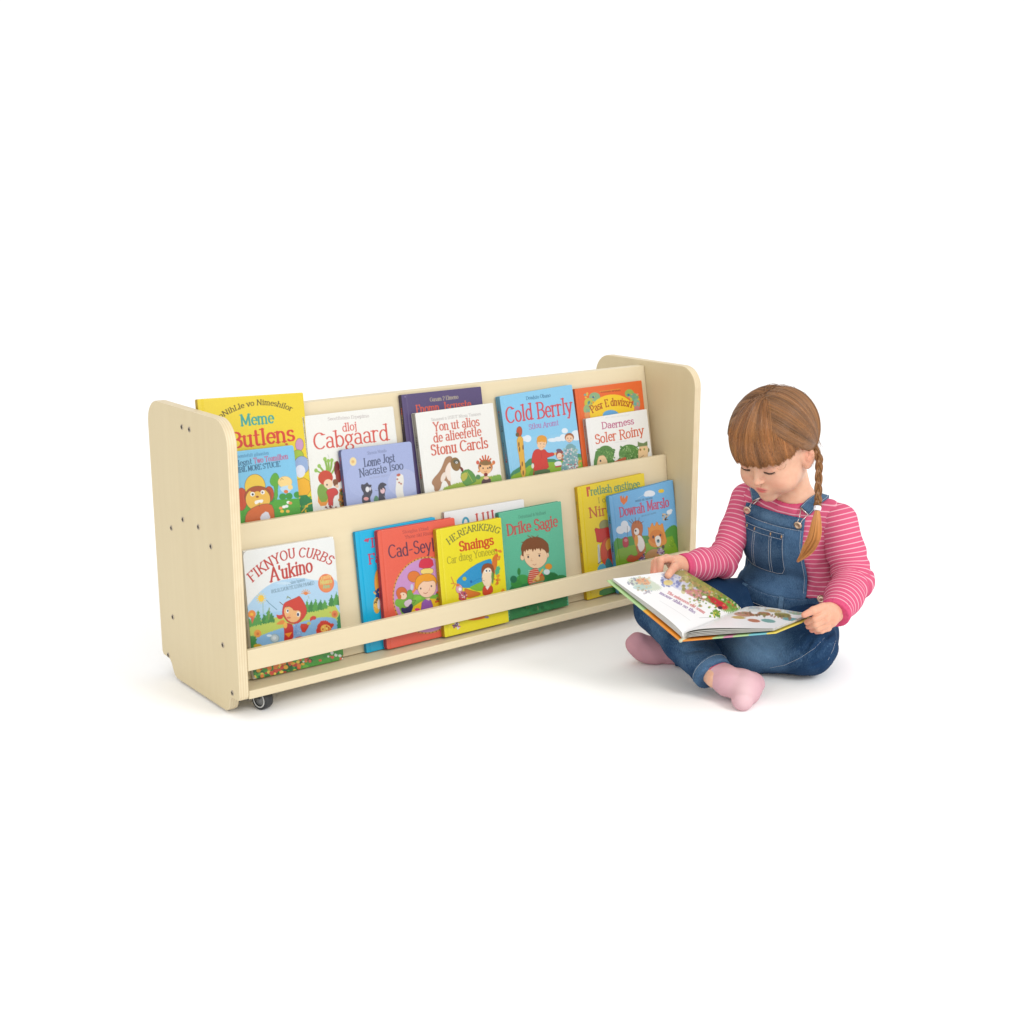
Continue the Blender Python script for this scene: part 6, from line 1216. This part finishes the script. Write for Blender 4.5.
# straps over the shoulders, with buckles and buttons
def surf_pt(P0, dr, out):
    t = np.linspace(14, -6, 401); P = P0+np.outer(t, dr); d = sh(P); i = int(np.argmax(d < out)); return P[i]
def make_strap(us, sgn):
    lt = []; 
    path_ = []
    for k, ang in enumerate(np.linspace(34, 165, 22)):     # around the shoulder from chest to back
        dr = nv(tfw*math.cos(R(ang))+tu*math.sin(R(ang))); x = us*(1+.42*min(1, k/8)-.5*max(0, k-8)/13); o = NB-tu*4.2+tlw*x; path_.append(surf_pt(o, dr, .25))
    path_ = np.array(path_); 
    tang = unit(np.gradient(path_, axis=0)); rows = []
    for p_, t_ in zip(path_, tang):
        g = grad(sh, p_[None])[0]; s_ = nv(np.cross(t_, g)); rows.append([snapo(p_+s_*x) for x in np.linspace(-1.35, 1.35, 9)])
    rows = np.array(rows); n0, n1 = rows.shape[:2]; gn = grad(sh, rows.reshape(-1, 3)).reshape(rows.shape)
    V = np.vstack([(rows+gn*.30).reshape(-1, 3), (rows+gn*.02).reshape(-1, 3)]); a = np.arange(n0*n1).reshape(n0, n1); b = a+n0*n1
    F = [np.stack([a[:-1, :-1], a[:-1, 1:], a[1:, 1:], a[1:, :-1]], -1).reshape(-1, 4)]
    for p_, q_ in ((a[0], b[0]), (a[-1][::-1], b[-1][::-1]), (a[::-1, 0], b[::-1, 0]), (a[:, -1], b[:, -1])): F.append(np.stack([p_[:-1], q_[:-1], q_[1:], p_[1:]], -1))
    o = gobj('strap', V, np.vstack(F), M_denim2, allo, {'wear': np.full(len(V), .03)})
    top = (rows+gn*.33)
    for j in (0, 8):
        jj = 0.6 if j == 0 else 7.4; jl = int(jj); fr_2 = jj-jl
        q = top[:, jl]*(1-fr_2)+top[:, jl+1]*fr_2
        stitch(lambda t, q=q: np.array([np.interp(t, np.linspace(0, 1, len(q)), q[:, k]) for k in range(3)]), 'topstitching', o)
    return o, top
def snapo(p_):
    p_ = np.array(p_)[None]
    for _ in range(4): p_ = p_-grad(sh, p_)*(sh(p_)-.25)[:, None]
    return p_[0]
for us, ub in ((-6.4, -.88), (4.6, .84)):
    st, top = make_strap(us, 1)
    bt = bibpt(ub, .93, .05); e0 = top[0]; eL, eR, eM = e0[1], e0[7], e0[4]
    nrm_ = nv(tfw-tu*.1); bt2 = bt+nrm_*.25
    v, f = merge([tube_vf([eL+nrm_*.2, eL*.35+bt2*.65, bt2+nv(eL-eR)*.42, bt2-tu*.25, bt2+nv(eR-eL)*.42, eR*.35+bt2*.65, eR+nrm_*.2], .11, 6), tube_vf([eL+nrm_*.22-nv(eR-eL)*.1, eR+nrm_*.22+nv(eR-eL)*.1], .15, 6)])
    gobj('buckle', v, f, M_wire, st); button(bt2-tu*.15, nrm_, .92, M_brass, 'bib_button', st)

# long side seam on the near thigh and shin
def seam(px_pts, name='seam'):
    a = np.array(px_pts, float); s = np.linspace(0, 1, len(a)); P = [ovray(np.interp(t, s, a[:, 0]), np.interp(t, s, a[:, 1])) for t in np.linspace(0, 1, 26)]
    P = np.array(P); return stitch(lambda t: np.array([np.interp(t, np.linspace(0, 1, 26), P[:, k]) for k in range(3)]), name, allo, M_thread, .36, .26, .04)
seam([(770, 668), (785, 665), (800, 658), (815, 648), (826, 636)]); seam([(828, 660), (833, 650), (836, 640)])

ha = nv(np.cross(hemR, [0, 0, 1])); hb = np.cross(hemR, ha)
def hempt(t):
    dr = ha*math.cos(t)+hb*math.sin(t); o = AR-hemR*2.25; tt_ = np.linspace(7, 1.5, 221); P = o+np.outer(tt_, dr); v = ovR(P)-.16; i = int(np.argmax(v < 0)) if (v < 0).any() else 0; return P[i]+dr*.03
stitch(lambda t: hempt(2*math.pi*t), 'topstitching', allo, M_thread, .34, .24, .04)
# ================= socks
sk1 = SD()
heel = gp(746, 690, -33)
sk1.cap(AR-hemR*2.5, gp(728, 681, -16.5), 2.7, 2.75, 1.2); sk1.cap(gp(728, 681, -16.5), gp(742, 686, -17.8), 2.9, 3.0, 1.5)
sk1.cap(gp(743, 683, -17), gp(742.5, 701, -21.8), 2.4, 1.6, 1.2); sk1.cap(gp(745, 685, -17.3), gp(753, 683, -15.5), 2.5, 1.7, 1.8); sk1.cap(gp(742.5, 700, -21.2), gp(755, 684, -15.6), 1.5, 1.5, 2.4); sk1.ell(gp(747, 690, -18), (2.4, 2.4, 3.0), None, 1.5)
def s1fn(P):
    d = sk1(P)+.12*ridge(P@nv((.8, .2, -.5))*.95+.8*np.sin(P@np.array([.5, .2, .4])))*np.exp(-(np.linalg.norm(P-gp(730, 682, -16.5), axis=1)/5)**2)+.03*np.sin(P@nv((.2, .9, .6))*3); d = np.maximum(d, -((P-(AR-hemR*1.05))@hemR)); return np.maximum(d, .06-P[:, 2])
Pk, Fk = nets(s1fn, sk1.lo, sk1.hi, .2)
cuff = np.clip(1-((Pk-(AR-hemR*1.05))@hemR-.25)/.15, 0, 1)[:, None]
lt_ = np.exp(-(((Pk-gp(744, 692, -21))**2)@np.array([1/5., 1/60., 1/14.])))[:, None]*.55
tint = s2l((196, 156, 165))*(1-cuff)+s2l((200, 60, 100))*cuff; tint = tint*(1-lt_)+s2l((220, 192, 194))*lt_
# a soft patch round the heel is paler than the rest of the sock
gobj('sock', Pk, Fk, M_sock, person, {'tint': tint})
sk2 = SD()
sk2.cap(AL-hemL*3, AL+hemL*1, 3.0, 2.7, 1.5); sk2.cap(AL+hemL*1, gp(650, 650, 6), 2.7, 2.5, 1.5); sk2.cap(gp(650, 650, 6), gp(639, 643.5, 5.5), 2.6, 2.35, 1.6); sk2.cap(gp(641, 650, 5.5), gp(655, 654, 5.5), 2.1, 1.9, 1.6); sk2.cap(gp(637, 643, 6), gp(634, 644, 5.5), 1.9, 1.7, 1.4)
s2fn = lambda P: np.maximum(sk2(P)+.04*np.sin(P@nv((.8, .3, .5))*2.4), .06-P[:, 2])
Pk, Fk = nets(s2fn, sk2.lo, sk2.hi, .2); gobj('sock', Pk, Fk, M_sock, person, {'tint': np.tile(s2l((186, 140, 150)), (len(Pk), 1))})
tag(person, 'young girl with a long braid, striped pink shirt and denim overalls, sitting cross-legged reading', 'person')

# ================= the open book on her lap
ob = empty('open_book'); ob.matrix_world = GM; tag(ob, 'large open picture book held in both hands on the sitting girl\'s lap', 'book')
Dp, Cp, Ap, Bp = gp(681, 640.5, -22), gp(741, 614.5, -5), gp(609, 581, -15), gp(681, 571.5, 0)
Fp, Ep = gp(775, 632.5, -21.5), gp(812, 617.5, -8)
def sheet(side, lift, bulge, n0=60, n1=60, inset=0.0):
    """v along the spine (0 near, 1 far), u from the gutter outwards; pages arch up out of the gutter"""
    A0, A1, B0, B1 = (Dp, Cp, Ap, Bp) if side < 0 else (Dp, Cp, Fp, Ep)
    u = np.linspace(0, 1-inset, n1)[None, :, None]; v = np.linspace(inset, 1-inset, n0)[:, None, None]
    P = (A0*(1-u)+B0*u)*(1-v)+(A1*(1-u)+B1*u)*v
    nrm = unit(np.cross(B0-A0, A1-A0)); nrm = nrm*np.sign(nrm[2])
    prof_ = lift*np.clip(u/.05, 0, 1)**.6+bulge*np.sin(np.pi*np.clip(u, 0, 1)**.55)*(1-u*.35)
    return P+nrm*prof_
def sheet_obj(name, P, th, mat, ink_, parent):
    n0, n1 = P.shape[:2]; nn_ = unit(np.cross(np.gradient(P, axis=1), np.gradient(P, axis=0))); nn_ *= np.sign(nn_[..., 2:3]); V = np.vstack([P.reshape(-1, 3), (P-nn_*th).reshape(-1, 3)]); a = np.arange(n0*n1).reshape(n0, n1); b = a+n0*n1
    F = [np.stack([a[:-1, :-1], a[:-1, 1:], a[1:, 1:], a[1:, :-1]], -1).reshape(-1, 4), np.stack([b[:-1, :-1], b[1:, :-1], b[1:, 1:], b[:-1, 1:]], -1).reshape(-1, 4)]
    for p_, q_ in ((a[0], b[0]), (a[-1][::-1], b[-1][::-1]), (a[::-1, 0], b[::-1, 0]), (a[:, -1], b[:, -1])): F.append(np.stack([p_[:-1], q_[:-1], q_[1:], p_[1:]], -1))
    C_ = np.vstack([ink_.reshape(-1, 3), ink_.reshape(-1, 3)*0+s2l((236, 234, 226))*INK if name != 'cover' else ink_.reshape(-1, 3)]); return gobj(name, V, np.vstack(F), mat, parent, {'ink': C_})
def crs(side):
    """zoomed-photo coordinates -> page coordinates (0..W across from the gutter, 0..H from the far edge)"""
    quad = [(Dp, Cp, Ap, Bp) if side < 0 else (Dp, Cp, Fp, Ep)][0]
    def pxof(P):
        v = GC+(LX*P[0]+LY*P[1]+LZ*P[2])*.01-CAM; z = v@FWD; return np.array([512+FPX*(v@RGT)/z, 512-FPX*(v@UPV)/z])
    d, c, a, b = [pxof(q) for q in quad]
    def inv(x, y):
        p = np.array([x, y]); u = v = .5
        for _ in range(12):
            q = (d*(1-u)+a*u)*(1-v)+(c*(1-u)+b*u)*v-p; du_ = (a-d)*(1-v)+(b-c)*v; dv_ = (c-d)*(1-u)+(b-a)*u
            s_ = np.linalg.solve(np.array([du_, dv_]).T, q); u -= s_[0]; v -= s_[1]
        return u, v
    return inv
PWc, PHc = 20.0, 25.0
def page(side, cx0, cy0, sc):
    iv = crs(side)
    return Cover(PWc, PHc, (247, 247, 247), lambda x, y: (lambda q: (q[0]*PWc, (1-q[1])*PHc))(iv(cx0+x/sc, cy0+y/sc)), .1)
pg = page(-1, 600, 550, 1024/140)
pg.poly([(440, 180), (560, 160), (620, 165), (720, 230), (860, 330), (1010, 440), (990, 470), (880, 450), (760, 400), (640, 350), (560, 240)], (150, 140, 70), sm=1, noise=.25, a=.9)
pg.poly([(600, 165), (640, 180), (1024, 440), (990, 440), (760, 330), (700, 270)], (176, 160, 110), sm=1, a=.7)
pg.poly([(500, 180), (640, 250), (700, 330), (640, 360), (520, 320), (430, 240), (430, 190)], (206, 208, 226), sm=2, noise=.2, a=.9)
pg.poly([(600, 180), (680, 240), (740, 310), (700, 330), (600, 230)], (160, 140, 80), sm=1, a=.8, noise=.2); pg.el(600, 236, 34, 26, (232, 190, 186), a=.9)
pg.speck(420, 190, 560, 300, 60, [(120, 130, 190), (160, 170, 210), (200, 205, 225), (90, 100, 160)], (5, 12), 41, a=.7); pg.el(470, 266, 36, 22, (226, 204, 130), a=.9)
pg.speck(560, 190, 880, 340, 120, [(150, 150, 60), (190, 176, 90), (120, 110, 60), (200, 160, 110), (170, 180, 90)], (8, 18), 42, a=.55)
pg.poly([(170, 235), (240, 215), (310, 220), (380, 270), (430, 310), (360, 335), (250, 310), (190, 270)], (200, 212, 188), sm=2, noise=.25, a=.8)
pg.poly([(225, 235), (290, 222), (330, 250), (340, 278), (280, 285), (236, 262)], (226, 164, 122), sm=1, noise=.15); pg.el(280, 300, 70, 20, (170, 200, 196), a=.7); pg.speck(170, 225, 240, 280, 16, [(120, 110, 130), (150, 160, 170)], (4, 9), 43, a=.7); pg.speck(240, 215, 340, 330, 46, [(190, 120, 90), (150, 180, 170), (214, 190, 150), (160, 150, 120)], (4, 10), 44, a=.6); pg.speck(290, 330, 350, 352, 14, [(150, 170, 180), (170, 160, 170)], (4, 9), 45, a=.6)
pg.poly([(580, 325), (700, 320), (800, 370), (880, 430), (860, 470), (780, 430), (660, 390), (600, 360)], (204, 130, 136), sm=2, noise=.2, a=.9); pg.poly([(700, 350), (790, 390), (900, 460), (860, 480), (780, 440)], (200, 50, 60), sm=1, noise=.2)
pg.poly([(820, 400), (900, 380), (1010, 450), (980, 478), (900, 450), (850, 430)], (90, 150, 50), sm=1, noise=.3); pg.poly([(780, 490), (820, 470), (850, 520), (810, 530)], (130, 160, 50), sm=1, noise=.2)
pg.speck(760, 340, 990, 470, 150, [(80, 140, 50), (130, 170, 60), (206, 60, 60), (60, 120, 50), (240, 236, 220), (230, 160, 60)], (5, 12), 46, a=.8); pg.speck(770, 480, 850, 530, 24, [(120, 160, 50), (90, 140, 50), (220, 200, 80)], (4, 9), 47); pg.speck(640, 340, 820, 420, 40, [(214, 130, 150), (230, 200, 210), (190, 150, 100)], (5, 11), 48, a=.6)
pg.poly([(700, 345), (800, 380), (930, 440), (1010, 462), (960, 490), (880, 492), (800, 450), (720, 400)], (110, 160, 56), sm=1, noise=.35, a=.8)
pg.poly([(740, 360), (840, 405), (920, 462), (870, 484), (790, 440)], (204, 44, 56), sm=1, noise=.25); pg.poly([(640, 185), (760, 260), (900, 350), (1020, 440), (900, 400), (760, 320), (660, 250)], (142, 150, 66), sm=1, noise=.3, a=.75)
pg.speck(620, 200, 1000, 460, 200, [(120, 150, 50), (90, 130, 50), (170, 160, 80), (200, 150, 90), (70, 110, 50), (214, 200, 120)], (4, 11), 61, a=.6)
for x, y, q in ((730, 385, WH), (790, 455, WH), (865, 460, (206, 50, 50)), (845, 465, (80, 40, 50))): pg.el(x, y, 18, 11, q)
for x, y in ((450, 345), (520, 392), (560, 420)): pass
ucv = (.6, -.8)
pg.text('Ths miuoseos eht somu', 452, 350, 720, 512, 24, (214, 140, 140), thick=.15, thin=.09, up=(.75, -.66)); pg.text('mouv shlo se ths', 398, 352, 650, 512, 24, (150, 130, 170), thick=.15, thin=.09, up=(.75, -.66))
pg.line([(400, 410), (620, 560)], (205, 205, 205), .12); pg.line([(690, 540), (790, 532)], (190, 190, 190), .14)
iL = ink(pg.C[::-1][:, :])                      # row 0 = near edge
pr = page(1, 730, 580, 1024/150)
for x, y, rx, ry, q in ((95, 296, 66, 17, (190, 140, 110)), (170, 252, 40, 9, (130, 150, 170)), (240, 284, 44, 12, (176, 120, 80)), (235, 238, 24, 6, (190, 130, 110)), (366, 280, 58, 15, (150, 140, 70)), (165, 330, 44, 9, (196, 130, 100)), (265, 322, 50, 10, (130, 176, 170)), (330, 236, 60, 6, (190, 214, 220)), (420, 250, 60, 8, (200, 220, 214))): pr.el(x, y, rx, ry, q, noise=.1)
pr.poly([(60, 250), (200, 232), (480, 226), (500, 262), (300, 275), (80, 280)], (214, 222, 216), sm=1, noise=.3, a=.7); pr.el(300, 262, 60, 9, (196, 176, 120), noise=.2); pr.el(460, 262, 50, 9, (150, 180, 150), noise=.2); pr.el(420, 300, 60, 10, (120, 170, 170), noise=.2); pr.el(60, 320, 50, 9, (196, 170, 90), noise=.2)
pr.speck(60, 285, 420, 300, 60, [(170, 110, 80), (150, 150, 90), (120, 100, 70)], (4, 9), 50, a=.7); pr.speck(130, 240, 480, 262, 60, [(170, 190, 210), (200, 200, 190), (190, 160, 150)], (3, 7), 51, a=.6)
iR = ink(pr.C[::-1])
def resamp(C_, n0, n1):
    y = np.linspace(0, C_.shape[0]-1, n0).astype(int); x = np.linspace(0, C_.shape[1]-1, n1).astype(int); return C_[y][:, x]
n0L, n1L = iL.shape[:2]
white = lambda a, b: np.tile(s2l((240, 239, 233))*INK, (a, b, 1))
left = sheet_obj('left_page', sheet(-1, .85, 1.05, n0L, n1L, .012), .03, M_print, iL, ob); right = sheet_obj('right_page', sheet(1, .85, 1.25, *iR.shape[:2], .012), .03, M_print, iR, ob)
for side, nm in ((-1, 'left_page'), (1, 'right_page')):
    for k, (lf, bl) in enumerate(((.72, .85), (.60, .6), (.48, .4), (.38, .22))):
        sheet_obj('inner_page', sheet(side, lf, bl, 24, 40, .014+.002*k), .03, M_print, white(24, 40), left if side < 0 else right)
rim = [s2l((240, 176, 60)), s2l((238, 150, 50)), s2l((180, 214, 150)), s2l((120, 196, 206)), s2l((236, 214, 90)), s2l((214, 140, 170))]
for side, seq, nm in ((-1, [(0, 1), (.42, 0), (.5, 2), (1.01, 2)], 'L'), (1, [(0, 1), (.2, 1), (.34, 2), (.45, 5), (.55, 2), (.72, 3), (.86, 3), (.9, 4), (1.01, 3)], 'R')):
    nn0, nn1 = 50, 80; P = sheet(side, .0, 0, nn0, nn1, -.012); uu = np.linspace(0, 1, nn1); C_ = np.zeros((nn0, nn1, 3))
    for j, x in enumerate(uu): C_[:, j] = rim[[q for t, q in seq if t <= x+1e-6][-1]]*INK
    P = P+np.array([0, 0, .05]); sheet_obj('cover', P, .26, M_print, C_, ob)
v, f = tube_vf([Dp+(Cp-Dp)*t+np.array([0, 0, .0]) for t in np.linspace(-.015, 1.015, 10)], .36, 12); gobj('spine', v, f, M_print, ob, {'ink': np.tile(s2l((220, 222, 190))*INK, (len(v), 1))})
